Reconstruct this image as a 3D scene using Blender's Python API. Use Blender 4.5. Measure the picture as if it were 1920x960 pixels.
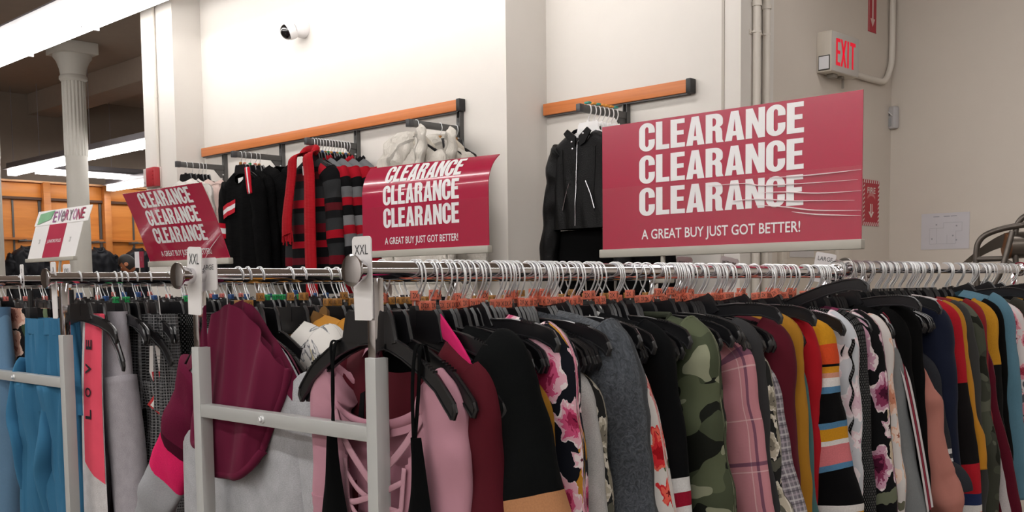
import bpy, bmesh, math, random
from math import sin, cos, pi, sqrt, atan2, radians
from mathutils import Vector, Matrix, noise
from mathutils.geometry import tessellate_polygon

S = bpy.context.scene
for o in list(bpy.data.objects):
    bpy.data.objects.remove(o)
COL = S.collection

# ------------------------------------------------------------------ camera, world, exposure
F_PX, CY_PX = 2000.0, 690.0
YAW, PITCH, ROLL = radians(44.435), radians(4.371), radians(0.656)
fw = Vector((-sin(YAW) * cos(PITCH), cos(YAW) * cos(PITCH), -sin(PITCH)))
rt0 = Vector((cos(YAW), sin(YAW), 0))
dn0 = fw.cross(rt0)
rt = cos(ROLL) * rt0 + sin(ROLL) * dn0
dn = -sin(ROLL) * rt0 + cos(ROLL) * dn0
cam_d = bpy.data.cameras.new('camera')
cam = bpy.data.objects.new('camera', cam_d)
COL.objects.link(cam)
R = Matrix((rt, -dn, -fw)).transposed()
cam.matrix_world = Matrix.Translation((0, 0, 1.55)) @ R.to_4x4()
cam_d.sensor_fit = 'HORIZONTAL'
cam_d.sensor_width = 36
cam_d.lens = F_PX / 1920 * 36
cam_d.shift_y = (CY_PX - 480) / 1920
cam_d.clip_start = 0.02
cam_d.clip_end = 100
S.camera = cam

W = bpy.data.worlds.new('world')
S.world = W
W.use_nodes = True
W.node_tree.nodes['Background'].inputs[0].default_value = (1, .97, .94, 1)
W.node_tree.nodes['Background'].inputs[1].default_value = 0.05
S.view_settings.view_transform = 'Standard'
S.view_settings.look = 'None'
S.view_settings.gamma = 1
S.view_settings.use_curve_mapping = False
S.view_settings.exposure = 0.0
TUBE_NEAR, TUBE_HALL, TUBE_SHOP, TUBE_SIDE = 14.0, 13.0, 14.0, 13.0

# ------------------------------------------------------------------ colours and materials
def lin(h):
    h = h.lstrip('#')
    out = []
    for i in (0, 2, 4):
        c = int(h[i:i + 2], 16) / 255
        out.append(c / 12.92 if c <= .04045 else ((c + .055) / 1.055) ** 2.4)
    return (*out, 1)

class NT:
    def __init__(s, name):
        s.m = bpy.data.materials.new(name)
        s.m.use_nodes = True
        s.t = s.m.node_tree
        s.b = s.t.nodes['Principled BSDF']
    def n(s, typ, **kw):
        x = s.t.nodes.new(typ)
        for k, v in kw.items():
            setattr(x, k, v)
        return x
    def put(s, sock, v):
        if v is None:
            return
        if hasattr(v, 'is_output'):
            s.t.links.new(v, sock)
        else:
            sock.default_value = v
    def math(s, op, a, b=None, c=None, clamp=False):
        x = s.n('ShaderNodeMath', operation=op, use_clamp=clamp)
        for i, v in enumerate((a, b, c)):
            s.put(x.inputs[i], v)
        return x.outputs[0]
    def vmath(s, op, a, b=None):
        x = s.n('ShaderNodeVectorMath', operation=op)
        s.put(x.inputs[0], a)
        s.put(x.inputs[1], b)
        return x.outputs[0]
    def mix(s, f, a, b):
        x = s.n('ShaderNodeMix', data_type='RGBA')
        s.put(x.inputs[0], f)
        s.put(x.inputs[6], a)
        s.put(x.inputs[7], b)
        return x.outputs[2]
    def noise(s, vec, scale, detail=2, rough=.5, dist=0):
        x = s.n('ShaderNodeTexNoise')
        s.put(x.inputs['Vector'], vec)
        x.inputs['Scale'].default_value = scale
        x.inputs['Detail'].default_value = detail
        x.inputs['Roughness'].default_value = rough
        x.inputs['Distortion'].default_value = dist
        return x
    def ramp(s, f, stops, interp='CONSTANT'):
        x = s.n('ShaderNodeValToRGB')
        cr = x.color_ramp
        cr.interpolation = interp
        while len(cr.elements) < len(stops):
            cr.elements.new(1)
        for e, (p, c) in zip(cr.elements, stops):
            e.position = p
            e.color = lin(c) if isinstance(c, str) else c
        s.put(x.inputs[0], f)
        return x.outputs[0]
    def obj(s):
        return s.n('ShaderNodeTexCoord').outputs['Object']
    def uv(s):
        return s.n('ShaderNodeTexCoord').outputs['UV']
    def sep(s, v):
        x = s.n('ShaderNodeSeparateXYZ')
        s.put(x.inputs[0], v)
        return x.outputs
    def bump(s, h, strength=.3, dist=.002):
        x = s.n('ShaderNodeBump')
        x.inputs['Strength'].default_value = strength
        x.inputs['Distance'].default_value = dist
        s.put(x.inputs['Height'], h)
        s.t.links.new(x.outputs[0], s.b.inputs['Normal'])
    def out(s, col=None, rough=.5, metal=0, spec=None, sheen=0, coat=0):
        s.put(s.b.inputs['Base Color'], col)
        s.put(s.b.inputs['Roughness'], rough)
        s.b.inputs['Metallic'].default_value = metal
        if spec is not None:
            s.b.inputs['Specular IOR Level'].default_value = spec
        s.b.inputs['Sheen Weight'].default_value = sheen
        s.b.inputs['Coat Weight'].default_value = coat
        return s.m

MC = {}
def plain(hexc, rough=.5, metal=0, name=None, spec=None, coat=0, var=.06):
    k = ('plain', hexc, rough, metal, spec, coat)
    if k not in MC:
        t = NT(name or 'surface_' + hexc)
        c = lin(hexc)
        d = tuple(max(0, x * (1 - var * 2)) for x in c[:3]) + (1,)
        nz = t.noise(t.obj(), 9, 3).outputs['Fac']
        MC[k] = t.out(t.mix(nz, c, d) if var else c, rough, metal, spec, coat=coat)
    return MC[k]

def cloth(hexc, kind='jersey', rough=.9, sheen=.04):
    k = ('cloth', hexc, kind)
    if k in MC:
        return MC[k]
    t = NT('fabric_' + kind)
    c = lin(hexc)
    dk = tuple(x * .82 for x in c[:3]) + (1,)
    co = t.uv()
    if kind == 'heather':
        mp = t.vmath('MULTIPLY', co, (260, 900, 1))
        f = t.noise(mp, 1, 2).outputs['Fac']
        f2 = t.noise(co, 30, 3).outputs['Fac']
        ff = t.math('MULTIPLY', t.math('SUBTRACT', t.math('ADD', f, t.math('MULTIPLY', f2, .5)), .45), 1.6, clamp=True)
        lt = tuple(min(1, x * 1.25) for x in c[:3]) + (1,)
        d2 = tuple(x * .7 for x in c[:3]) + (1,)
        t.bump(f, .2, .001)
        col = t.mix(ff, d2, lt)
    elif kind == 'fleece':
        w = t.noise(co, 75, 4, .65, 2.2).outputs['Fac']
        f = t.math('MULTIPLY', t.math('SUBTRACT', w, .38), 3.2, clamp=True)
        lt = tuple(min(1, x * 1.5) for x in c[:3]) + (1,)
        d2 = tuple(x * .6 for x in c[:3]) + (1,)
        t.bump(w, .9, .004)
        col = t.mix(f, d2, lt)
        sheen = .15
    elif kind == 'fur':
        w = t.noise(co, 60, 5, .7, 1.0).outputs['Fac']
        t.bump(w, 1, .012)
        col = t.mix(w, dk, c)
        sheen = .15
    elif kind == 'knit':
        u = t.sep(co)
        s = t.math('SINE', t.math('MULTIPLY', u[0], 900))
        r = t.math('SINE', t.math('MULTIPLY', u[1], 700))
        h = t.math('ADD', s, r)
        t.bump(h, .35, .0015)
        col = t.mix(t.noise(co, 40, 3).outputs['Fac'], dk, c)
    elif kind == 'denim':
        mp = t.vmath('MULTIPLY', co, (900, 120, 1))
        f = t.noise(mp, 1, 2).outputs['Fac']
        g = t.noise(co, 9, 3).outputs['Fac']
        lt = tuple(min(1, x * 1.5) for x in c[:3]) + (1,)
        col = t.mix(t.math('MULTIPLY', t.math('ADD', f, g), .55, clamp=True), dk, lt)
        t.bump(f, .25, .001)
    elif kind == 'leather':
        v = t.n('ShaderNodeTexVoronoi')
        t.put(v.inputs['Vector'], co)
        v.inputs['Scale'].default_value = 260
        g = t.noise(co, 14, 4).outputs['Fac']
        t.bump(t.math('ADD', v.outputs[0], t.math('MULTIPLY', g, 2)), .35, .003)
        MC[k] = t.out(c, .38, 0, .14)
        return MC[k]
    elif kind == 'mesh':
        u = t.sep(co)
        s = t.math('SINE', t.math('MULTIPLY', u[0], 1000))
        r = t.math('SINE', t.math('MULTIPLY', u[1], 520))
        f = t.math('GREATER_THAN', t.math('MULTIPLY', s, r), .25)
        col = t.mix(f, c, tuple(min(1, x * 3 + .1) for x in c[:3]) + (1,))
    else:
        f = t.noise(t.vmath('MULTIPLY', co, (700, 1100, 1)), 1, 2).outputs['Fac']
        g = t.noise(co, 12, 3).outputs['Fac']
        t.bump(t.math('ADD', t.math('MULTIPLY', f, .15), t.math('MULTIPLY', g, .6)), .35, .004)
        col = t.mix(g, dk, c)
    dark_ = max(c[:3]) < .03
    MC[k] = t.out(col, rough, 0, .06 if dark_ else .15, 0 if dark_ else sheen)
    return MC[k]

def stripes(stops, axis=1, span=1.0, period=None, kind='knit', off=0.0):
    """bands in metres along v (axis 1, down the cloth) or u (axis 0, across it)"""
    t = NT('striped_fabric')
    co = t.uv()
    u = t.sep(co)[axis]
    if off:
        u = t.math('ADD', u, off)
    if period:
        u = t.math('PINGPONG' if False else 'MODULO', t.math('ADD', u, 10 * period), period)
        span = period
    f = t.math('DIVIDE', u, span, clamp=True)
    col = t.ramp(f, [(p / span, c) for p, c in stops])
    g = t.noise(co, 260, 2).outputs['Fac']
    col = t.mix(t.math('MULTIPLY', g, .3), col, (.0, .0, .0, 1))
    t.bump(g, .3, .0015)
    return t.out(col, .9, 0, .08, .01)

def floral(bg, pal, leaf='#4a4a3a', scale=9, size=.42, pet=6, leafsize=.3, centre='#3a0a18', rnd=.75, mixleaf='#c08a30'):
    t = NT('floral_fabric')
    co = t.uv()
    flat = t.vmath('MULTIPLY', co, (1, 1, 0))
    wob = t.noise(flat, 38, 3).outputs['Color']
    wv = t.vmath('MULTIPLY', t.vmath('SUBTRACT', wob, (.5, .5, .5)), (.03, .03, 0))
    p = t.vmath('MULTIPLY', t.vmath('ADD', flat, wv), (scale, scale, 0))
    def cells(vec, petals, sz, k):
        v = t.n('ShaderNodeTexVoronoi', voronoi_dimensions='2D')
        t.put(v.inputs['Vector'], vec)
        v.inputs['Scale'].default_value = 1
        v.inputs['Randomness'].default_value = rnd
        d = t.vmath('SUBTRACT', vec, v.outputs['Position'])
        s = t.sep(d)
        a = t.math('ARCTAN2', s[1], s[0])
        rc = t.sep(v.outputs['Color'])
        r = t.math('SQRT', t.math('ADD', t.math('MULTIPLY', s[0], s[0]), t.math('MULTIPLY', s[1], s[1])))
        w = t.math('COSINE', t.math('ADD', t.math('MULTIPLY', a, petals), t.math('MULTIPLY', rc[0], 6.28)))
        rr = t.math('MULTIPLY', r, t.math('SUBTRACT', 1, t.math('MULTIPLY', w, k)))
        szv = t.math('MULTIPLY', t.math('ADD', .6, t.math('MULTIPLY', rc[1], .55)), sz)
        return t.math('DIVIDE', rr, szv), rc
    # leaves first
    lp = t.vmath('MULTIPLY', t.vmath('ADD', p, (.37, .61, 0)), (1.25, 1.25, 0))
    lr, lc = cells(lp, 2, leafsize, .55)
    lm = t.math('LESS_THAN', lr, 1)
    lcol = t.mix(t.math('GREATER_THAN', lc[2], .5), lin(leaf), lin(mixleaf))
    col = t.mix(lm, lin(bg), lcol)
    nz = t.noise(p, 5, 4, .65, .8).outputs['Fac']
    # small blossoms between the large ones
    sp = t.vmath('MULTIPLY', t.vmath('ADD', p, (.13, .27, 0)), (1.9, 1.9, 0))
    sr, sc_ = cells(sp, 5, .30, .3)
    scol = t.ramp(t.math('ADD', t.math('MULTIPLY', sr, .8), t.math('MULTIPLY', nz, .3)), [(0, centre), (.36, pal[-1]), (.75, pal[max(0, len(pal) - 2)]), (.92, pal[-1])])
    sm_ = t.math('MULTIPLY', t.math('LESS_THAN', sr, 1), t.math('GREATER_THAN', sc_[2], .45))
    col = t.mix(sm_, col, scol)
    fr, fc = cells(p, pet, size, .13)
    fx = t.math('ADD', t.math('MULTIPLY', fr, .62), t.math('MULTIPLY', t.math('SUBTRACT', nz, .2), .85))
    st = [(0, centre)] + [(.3 + .7 * i / len(pal), c) for i, c in enumerate(pal)]
    pc = t.ramp(fx, st)
    fm = t.math('LESS_THAN', fr, 1)
    col = t.mix(fm, col, pc)
    g = t.noise(co, 12, 3).outputs['Fac']
    t.bump(g, .3, .004)
    return t.out(col, .85, 0, .12, .01)

def camo(cols, scale=7):
    t = NT('camouflage_fabric')
    co = t.vmath('MULTIPLY', t.uv(), (1, 1.5, 0))
    w = t.noise(co, 9, 2).outputs['Color']
    p = t.vmath('ADD', co, t.vmath('MULTIPLY', t.vmath('SUBTRACT', w, (.5, .5, .5)), (.06, .06, 0)))
    col = lin(cols[0])
    for i, (c, th) in enumerate(zip(cols[1:], (.53, .55, .615))):
        n = t.noise(t.vmath('ADD', p, (3.1 * i + 1.7, 5.3 * i, 0)), scale * (1 + .25 * i), .8).outputs['Fac']
        col = t.mix(t.math('GREATER_THAN', n, th), col, lin(c))
    g = t.noise(co, 12, 3).outputs['Fac']
    t.bump(g, .3, .004)
    return t.out(col, .9, 0, .08, .01)

def plaid(bg, lines, per=.16):
    t = NT('plaid_fabric')
    s = t.sep(t.uv())
    col = lin(bg)
    for ax in (0, 1):
        u = t.math('MODULO', t.math('ADD', s[ax], 5 * per), per)
        for p, w, c, a in lines:
            m = t.math('LESS_THAN', t.math('ABSOLUTE', t.math('SUBTRACT', u, p)), w / 2)
            col = t.mix(t.math('MULTIPLY', m, a), col, lin(c))
    g = t.noise(t.uv(), 200, 2).outputs['Fac']
    t.bump(g, .3, .001)
    return t.out(col, .9, 0, .08, .01)

def emis(hexc, strength):
    t = NT('lamp_light')
    t.b.inputs['Base Color'].default_value = (.9, .9, .9, 1)
    t.b.inputs['Emission Color'].default_value = lin(hexc)
    t.b.inputs['Emission Strength'].default_value = strength
    return t.m

def film(op=.02):
    t = NT('clear_plastic')
    tr = t.n('ShaderNodeBsdfTransparent')
    gl = t.n('ShaderNodeBsdfGlossy')
    gl.inputs['Roughness'].default_value = .05
    fr = t.n('ShaderNodeLayerWeight')
    fr.inputs[0].default_value = .5
    mx = t.n('ShaderNodeMixShader')
    t.put(mx.inputs[0], t.math('ADD', t.math('MULTIPLY', t.math('POWER', fr.outputs['Facing'], 4), .25), op, clamp=True))
    t.t.links.new(tr.outputs[0], mx.inputs[1])
    t.t.links.new(gl.outputs[0], mx.inputs[2])
    o = [x for x in t.t.nodes if x.type == 'OUTPUT_MATERIAL'][0]
    t.t.links.new(mx.outputs[0], o.inputs[0])
    return t.m

# ------------------------------------------------------------------ mesh building
class MB:
    def __init__(s):
        s.v, s.f, s.uv, s.mi = [], [], [], []
    def add(s, vs, fs, uvs=None, mi=0):
        o = len(s.v)
        s.v += [tuple(x) for x in vs]
        for f in fs:
            s.f.append([o + i for i in f])
            s.mi.append(mi)
            s.uv.append([uvs[i] for i in f] if uvs else [(vs[i][0] + vs[i][1], vs[i][2]) for i in f])
        return s
    def box(s, a, b, mi=0, bev=0):
        x0, y0, z0 = (min(p, q) for p, q in zip(a, b))
        x1, y1, z1 = (max(p, q) for p, q in zip(a, b))
        if bev:
            bm = bmesh.new()
            bmesh.ops.create_cube(bm, size=1)
            for v in bm.verts:
                v.co = Vector(((x0 + x1) / 2 + v.co.x * (x1 - x0), (y0 + y1) / 2 + v.co.y * (y1 - y0), (z0 + z1) / 2 + v.co.z * (z1 - z0)))
            bmesh.ops.bevel(bm, geom=bm.edges[:], offset=bev, segments=2, profile=.5, affect='EDGES')
            bm.verts.index_update()
            s.add([v.co[:] for v in bm.verts], [[v.index for v in f.verts] for f in bm.faces], None, mi)
            bm.free()
            return s
        vs = [(x0, y0, z0), (x1, y0, z0), (x1, y1, z0), (x0, y1, z0), (x0, y0, z1), (x1, y0, z1), (x1, y1, z1), (x0, y1, z1)]
        return s.add(vs, [(0, 3, 2, 1), (4, 5, 6, 7), (0, 1, 5, 4), (1, 2, 6, 5), (2, 3, 7, 6), (3, 0, 4, 7)], None, mi)
    def tube(s, pts, r, n=8, mi=0, cap=True, flat=None, up=None):
        """sweep a circle (or an ellipse: flat = (ra, rb) factors) along pts; r number or list"""
        pts = [Vector(p) for p in pts]
        k = len(pts)
        rs = r if isinstance(r, (list, tuple)) else [r] * k
        vs, uvs, fs = [], [], []
        prev = Vector(up) if up else None
        L = 0
        for i, p in enumerate(pts):
            t = (pts[min(i + 1, k - 1)] - pts[max(i - 1, 0)]).normalized()
            if i:
                L += (p - pts[i - 1]).length
            if prev is None:
                prev = Vector((0, 0, 1)) if abs(t.z) < .9 else Vector((0, 1, 0))
            a = prev - t * prev.dot(t)
            if a.length < 1e-6:
                a = t.orthogonal()
            a.normalize()
            b = t.cross(a)
            prev = a
            for j in range(n):
                th = 2 * pi * j / n
                ca, cb = cos(th) * rs[i], sin(th) * rs[i]
                if flat:
                    ca *= flat[0]
                    cb *= flat[1]
                vs.append(p + a * ca + b * cb)
                uvs.append((th * rs[i], L))
        for i in range(k - 1):
            for j in range(n):
                q = (j + 1) % n
                fs.append((i * n + j, i * n + q, (i + 1) * n + q, (i + 1) * n + j))
        if cap:
            fs.append(tuple(range(n))[::-1])
            fs.append(tuple((k - 1) * n + j for j in range(n)))
        return s.add(vs, fs, uvs, mi)
    def lathe(s, prof, origin, axis, n=24, mi=0):
        """prof: (radius, height along axis)"""
        ax = Vector(axis).normalized()
        a = ax.orthogonal().normalized()
        b = ax.cross(a)
        o = Vector(origin)
        vs = []
        for r, h in prof:
            for j in range(n):
                th = 2 * pi * j / n
                vs.append(o + ax * h + a * (r * cos(th)) + b * (r * sin(th)))
        fs = []
        for i in range(len(prof) - 1):
            for j in range(n):
                q = (j + 1) % n
                fs.append((i * n + j, i * n + q, (i + 1) * n + q, (i + 1) * n + j))
        fs.append(tuple(range(n))[::-1])
        fs.append(tuple((len(prof) - 1) * n + j for j in range(n)))
        return s.add(vs, fs, None, mi)
    def prism(s, poly, y0, y1, mi=0, fn=None):
        """polygon in XZ extruded along Y"""
        n = len(poly)
        tri = tessellate_polygon([[Vector((x, z, 0)) for x, z in poly]])
        vs = [(x, y0, z) for x, z in poly] + [(x, y1, z) for x, z in poly]
        fs = [tuple(t) for t in tri] + [tuple(i + n for i in t)[::-1] for t in tri]
        for i in range(n):
            q = (i + 1) % n
            fs.append((i, q, q + n, i + n))
        if fn:
            vs = [fn(v) for v in vs]
        return s.add(vs, fs, None, mi)
    def grid(s, P, nu, nv, uvf=None, mi=0, skip=None, closed=False):
        """P(i,j) -> point, i in 0..nu, j in 0..nv"""
        vs = [P(i, j) for j in range(nv + 1) for i in range(nu + 1)]
        uvs = [uvf(i, j) for j in range(nv + 1) for i in range(nu + 1)] if uvf else None
        fs = []
        for j in range(nv):
            for i in range(nu):
                if skip and skip(i, j):
                    continue
                a = j * (nu + 1) + i
                fs.append((a, a + 1, a + nu + 2, a + nu + 1))
        return s.add(vs, fs, uvs, mi)
    def mesh(s, name, mats, sharp=40):
        m = bpy.data.meshes.new(name)
        m.from_pydata([tuple(v) for v in s.v], [], s.f)
        ul = m.uv_layers.new(name='UVMap')
        flat = [c for f in s.uv for uv in f for c in (uv[0], uv[1])]
        ul.data.foreach_set('uv', flat)
        for x in (mats if isinstance(mats, (list, tuple)) else [mats]):
            m.materials.append(x)
        m.polygons.foreach_set('material_index', s.mi)
        m.polygons.foreach_set('use_smooth', [True] * len(m.polygons))
        m.update()
        bm = bmesh.new()
        bm.from_mesh(m)
        bmesh.ops.remove_doubles(bm, verts=bm.verts, dist=1e-6)
        bmesh.ops.recalc_face_normals(bm, faces=bm.faces)
        bm.to_mesh(m)
        bm.free()
        if sharp and sharp < 180:
            m.set_sharp_from_angle(angle=radians(sharp))
        return m
    def build(s, name, mats, parent=None, sharp=40, loc=None):
        o = bpy.data.objects.new(name, s.mesh(name, mats, sharp))
        COL.objects.link(o)
        if parent:
            o.parent = parent
        if loc:
            o.location = loc
        return o

def tag(o, label=None, cat=None, group=None, kind=None):
    for k, v in (('label', label), ('category', cat), ('group', group), ('kind', kind)):
        if v:
            o[k] = v
    return o

def empty(name, loc, label, cat, group=None, rz=0):
    o = bpy.data.objects.new(name, None)
    o.empty_display_size = .05
    COL.objects.link(o)
    o.location = loc
    o.rotation_euler = (0, 0, rz)
    return tag(o, label, cat, group)

def dup(root, loc, rz=0, label=None, group=None, ry=0):
    def rec(o, par):
        c = o.copy()
        COL.objects.link(c)
        if par:
            c.parent = par
        for ch in [x for x in KIDS.get(o.name, [])]:
            rec(ch, c)
        return c
    r = rec(root, None)
    r.location = loc
    r.rotation_euler = (0, ry, rz)
    if label:
        r['label'] = label
    if group:
        r['group'] = group
    return r
KIDS = {}
def kids(root):
    """remember the children of a prototype so that it can be copied"""
    for o in [root] + list(root.children_recursive):
        KIDS[o.name] = list(o.children)
    return root

def struct(o):
    return tag(o, kind='structure')

def smooth(pts, n=6):
    """Catmull-Rom through pts"""
    P = [Vector(p) for p in pts]
    out = []
    for i in range(len(P) - 1):
        p0, p1, p2, p3 = P[max(i - 1, 0)], P[i], P[i + 1], P[min(i + 2, len(P) - 1)]
        for k in range(n):
            t = k / n
            out.append(.5 * ((2 * p1) + (p2 - p0) * t + (2 * p0 - 5 * p1 + 4 * p2 - p3) * t * t + (3 * p1 - p0 - 3 * p2 + p3) * t ** 3))
    out.append(P[-1])
    return out

def lerp(a, b, t):
    return a + (b - a) * t
def pw(x, pts):
    if x <= pts[0][0]:
        return pts[0][1]
    for (a, u), (b, v) in zip(pts, pts[1:]):
        if x <= b:
            return lerp(u, v, (x - a) / (b - a))
    (a, u), (b, v) = pts[-2:]
    return v + (v - u) / (b - a) * (x - b)
def sst(a, b, x):
    t = max(0, min(1, (x - a) / (b - a)))
    return t * t * (3 - 2 * t)

# ------------------------------------------------------------------ the room
M_WALL = plain('#d8d3cd', .75, name='painted_plaster', var=.02)
M_WALL2 = plain('#cfc6bc', .75, name='painted_plaster', var=.02)
M_PIPE = plain('#d6cfc6', .5, name='painted_pipe', var=.02)
M_CEIL = plain('#a99a8d', .9, name='dark_ceiling_paint')
M_COLUMN = plain('#c9c5bd', .6, name='column_paint', var=.03)
M_BLACK = plain('#131315', .45, name='black_plastic', var=0)
M_HANGER = plain('#17171a', .28, name='black_hanger_plastic', spec=.6, var=0)
M_GREY = plain('#b9bbba', .38, name='grey_powder_coat', spec=.5, var=.02)
M_STEEL = plain('#5b5a59', .42, .35, name='dark_steel', var=.05)
M_CHROME = plain('#dcdadd', .07, 1, name='chrome', var=0)
M_WIRE = plain('#e6e8ea', .3, .55, name='bright_wire', var=0)
M_WHITE = plain('#eceaea', .45, name='white_plastic', var=0)
M_INK = plain('#22242a', .6, name='dark_print', var=0)

def wood(hexa, hexb, sc=2.2, rough=.45):
    t = NT('wood')
    p = t.vmath('MULTIPLY', t.obj(), (sc, sc, sc * 9))
    n = t.noise(p, 1.2, 4, .6, .6).outputs['Fac']
    return t.out(t.ramp(n, [(.3, hexa), (.7, hexb)], 'LINEAR'), rough)
def wood_x(hexa, hexb):
    t = NT('wood_strip')
    p = t.vmath('MULTIPLY', t.obj(), (1.5, 30, 60))
    n = t.noise(p, 1, 4, .6, .4).outputs['Fac']
    return t.out(t.ramp(n, [(.3, hexa), (.7, hexb)], 'LINEAR'), .42)
M_WOODWALL = wood('#bd6f2a', '#d88a3e', .9)
M_WOODWALL_T = wood('#a8632a', '#c27a38', 1.4)
M_WOODSTRIP = wood_x('#bb6a35', '#cd7a42')

XP, YB, YR, XE, YE = -4.117, 4.18, 4.502, -2.854, 6.121
XL, XLL, YL = -7.299, -7.775, 3.95
ZC = 4.3
def wallbox(name, a, b, m=M_WALL):
    return struct(MB().box(a, b).build(name, m, sharp=30))
wallbox('wall_back', (XL, YB, 0), (XP, YB + .5, ZC))
wallbox('wall_recess', (XP, YR, 0), (XE, YR + .3, ZC), M_WALL)
wallbox('wall_exit', (XE - .3, YR + .3, 0), (XE, YE + .2, ZC), M_WALL2)
wallbox('wall_right', (XE, YE, 0), (5.2, YE + .2, ZC), M_WALL2)
wallbox('wall_pier', (XLL, YL, 0), (XL, YB + .5, ZC))
wallbox('wall_east', (5.2, -6, 0), (5.4, YE + .2, ZC))
wallbox('wall_front', (-15.4, -6.2, 0), (5.4, -6, ZC))
wallbox('wall_far', (-15.4, 10, 0), (XLL, 10.2, ZC), plain('#8f8175', .85, name='brown_wall_paint'))
wallbox('wall_hall_side', (XLL, YB + .5, 0), (XLL + .2, 10.2, ZC))
wallbox('wall_west', (-15.6, -6.2, 0), (-15.4, 10.2, ZC), plain('#8f8175', .85, name='brown_wall_paint'))
wallbox('floor', (-15.6, -6.2, -.1), (5.4, 10.2, 0), plain('#8d857b', .6, name='vinyl_floor'))
wallbox('ceiling', (-15.6, -6.2, ZC), (5.4, 10.2, ZC + .2), M_CEIL)
for k, y in enumerate((-.3, 6.3, 8.6)):
    wallbox('ceiling_beam', (-15.39, y - .2, ZC - .28), (XLL - .3 if y > 4 else 5.19, y + .2, ZC), M_CEIL)

# panelled wood wall across the hall
pan = struct(MB().box((-15.4, 2.5, 0), (-15.24, 9.9, 3.06)).build('wall_panelling', M_WOODWALL))
for y in [4.47 + .868 * i for i in range(6)]:
    MB().box((-15.25, y - .05, 0), (-15.12, y + .05, 3.07), bev=.004).build('pilaster', M_WOODWALL_T, pan)
    MB().box((-15.25, y + .05, 2.86), (-15.2, y + .818, 3.05), bev=.004).build('frieze_board', M_WOODWALL, pan)
    MB().box((-15.25, y + .05, 2.825), (-15.18, y + .818, 2.86)).build('dark_shelf_rail', plain('#4a2a14', .6), pan)  # narrow dark brown shelf line under the frieze
    MB().box((-15.25, y + .05, 2.27), (-15.19, y + .818, 2.3)).build('mid_rail', M_WOODWALL_T, pan)
    MB().box((-15.25, y - .09, 0), (-15.22, y - .055, 2.82)).build('slotted_track', M_STEEL, pan)
    MB().box((-15.25, y + .42, 0), (-15.225, y + .445, 2.82)).build('slotted_track', M_STEEL, pan)
MB().box((-15.3, 2.5, 3.06), (-15.13, 9.9, 3.085)).build('cap_moulding', plain('#e0a878', .5), pan)

# cast-iron columns with capitals
def column(x, y):
    m = MB()
    n = 40
    prof = [(.118, 0), (.118, 3.04), (.124, 3.06)]
    m.lathe(prof, (x, y, 0), (0, 0, 1), n)
    # fluted upper shaft
    vs, fs = [], []
    hs = [3.06, 3.9]
    for h in hs:
        for j in range(n * 2):
            a = 2 * pi * j / (n * 2)
            r = .127 - (.008 if j % 4 in (0, 1) else 0)
            vs.append((x + r * cos(a), y + r * sin(a), h))
    for j in range(n * 2):
        q = (j + 1) % (n * 2)
        fs.append((j, q, q + n * 2, j + n * 2))
    m.add(vs, fs)
    c = m.build('column', M_COLUMN, sharp=25)
    struct(c)
    k = MB()
    k.lathe([(.13, 3.88), (.15, 3.9), (.15, 3.93), (.135, 3.95), (.145, 4.02), (.175, 4.1), (.205, 4.14), (.205, 4.17)], (x, y, 0), (0, 0, 1), n)
    k.box((x - .21, y - .21, 4.17), (x + .21, y + .21, 4.299), bev=.01)
    k.build('capital', M_COLUMN, c)
column(-11.95, 5.25)
column(-12.66, 4.56)

# ------------------------------------------------------------------ strip lights
def strip_light(label, x0, x1, y, z, strength, along='X', group=None, wing=.05, k_=1.0, skirt=0):
    L = x1 - x0
    t = empty('strip_light', ((x0 + x1) / 2, y, z), label, 'ceiling light', group, rz=0 if along == 'X' else pi / 2)
    n = max(1, round(L / 1.22))
    h = MB()
    h.box((-L / 2, -.075, .13), (L / 2, .075, .22), bev=.006)
    for s in (-1, 1):
        h.prism([(s * .075, .13), (s * (.075 + wing), .135), (s * (.075 + wing), .147), (s * .075, .16)], -L / 2, L / 2, fn=lambda v: (v[1], v[0], v[2]))
    # rods up to the ceiling
    for k in range(0, n + 1, 2):
        x = -L / 2 + L * k / n * .98 + .01 * L
        h.tube([(x, 0, .2), (x, 0, ZC - z - .004)], .004, 6)
    if skirt:  # side flaps shaped to keep the lamp's light off the upper wall
        for s in (-1, 1):
            h.prism([(s * .085, .15), (s * .125, -skirt), (s * .132, -skirt), (s * .095, .17)], -L / 2, L / 2, fn=lambda v: (v[1], v[0], v[2]))
    h.build('housing', plain('#8f8b90', .4, .2), t)
    for k in range(n):
        a, b = -L / 2 + L * k / n + .004, -L / 2 + L * (k + 1) / n - .004
        d = MB()
        d.prism([(u, .13 - (.13 - v) * k_) for u, v in [(-.05, .13), (-.062, .08), (-.052, .025), (-.03, 0), (.03, 0), (.052, .025), (.062, .08), (.05, .13)]], a, b, fn=lambda v: (v[1], v[0], v[2]))
        d.build('diffuser', EM[strength], t)
    for k in range(n + 1):
        x = -L / 2 + L * k / n
        MB().box((x - .006, -.066, .13 - .134 * k_), (x + .006, .066, .13)).build('end_plate', plain('#d8d8dc', .4), t)
    return t
EM = {k: emis('#fffcf8', k) for k in {TUBE_NEAR, TUBE_HALL, TUBE_SHOP, TUBE_SIDE}}
strip_light('big white strip light at the top left, running past the white pier', -12.4, -2.9, 3.5, 3.435, TUBE_NEAR, wing=.2)
strip_light('strip light in the hall beyond the column, upper one of the far lights', -15.0, -9.0, 5.7, 3.06, TUBE_HALL, k_=.55)
strip_light('short strip light low in front of the wood panelling beside the white pier', -15.0, -10.0, 7.07, 2.93, TUBE_HALL, k_=.55)
strip_light('strip light running along the top edge of the wood panelled wall', 5.79, 9.4, 0, 3.05, TUBE_HALL, 'Y', k_=.45).location = (-14.4, 7.6, 3.03)
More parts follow.
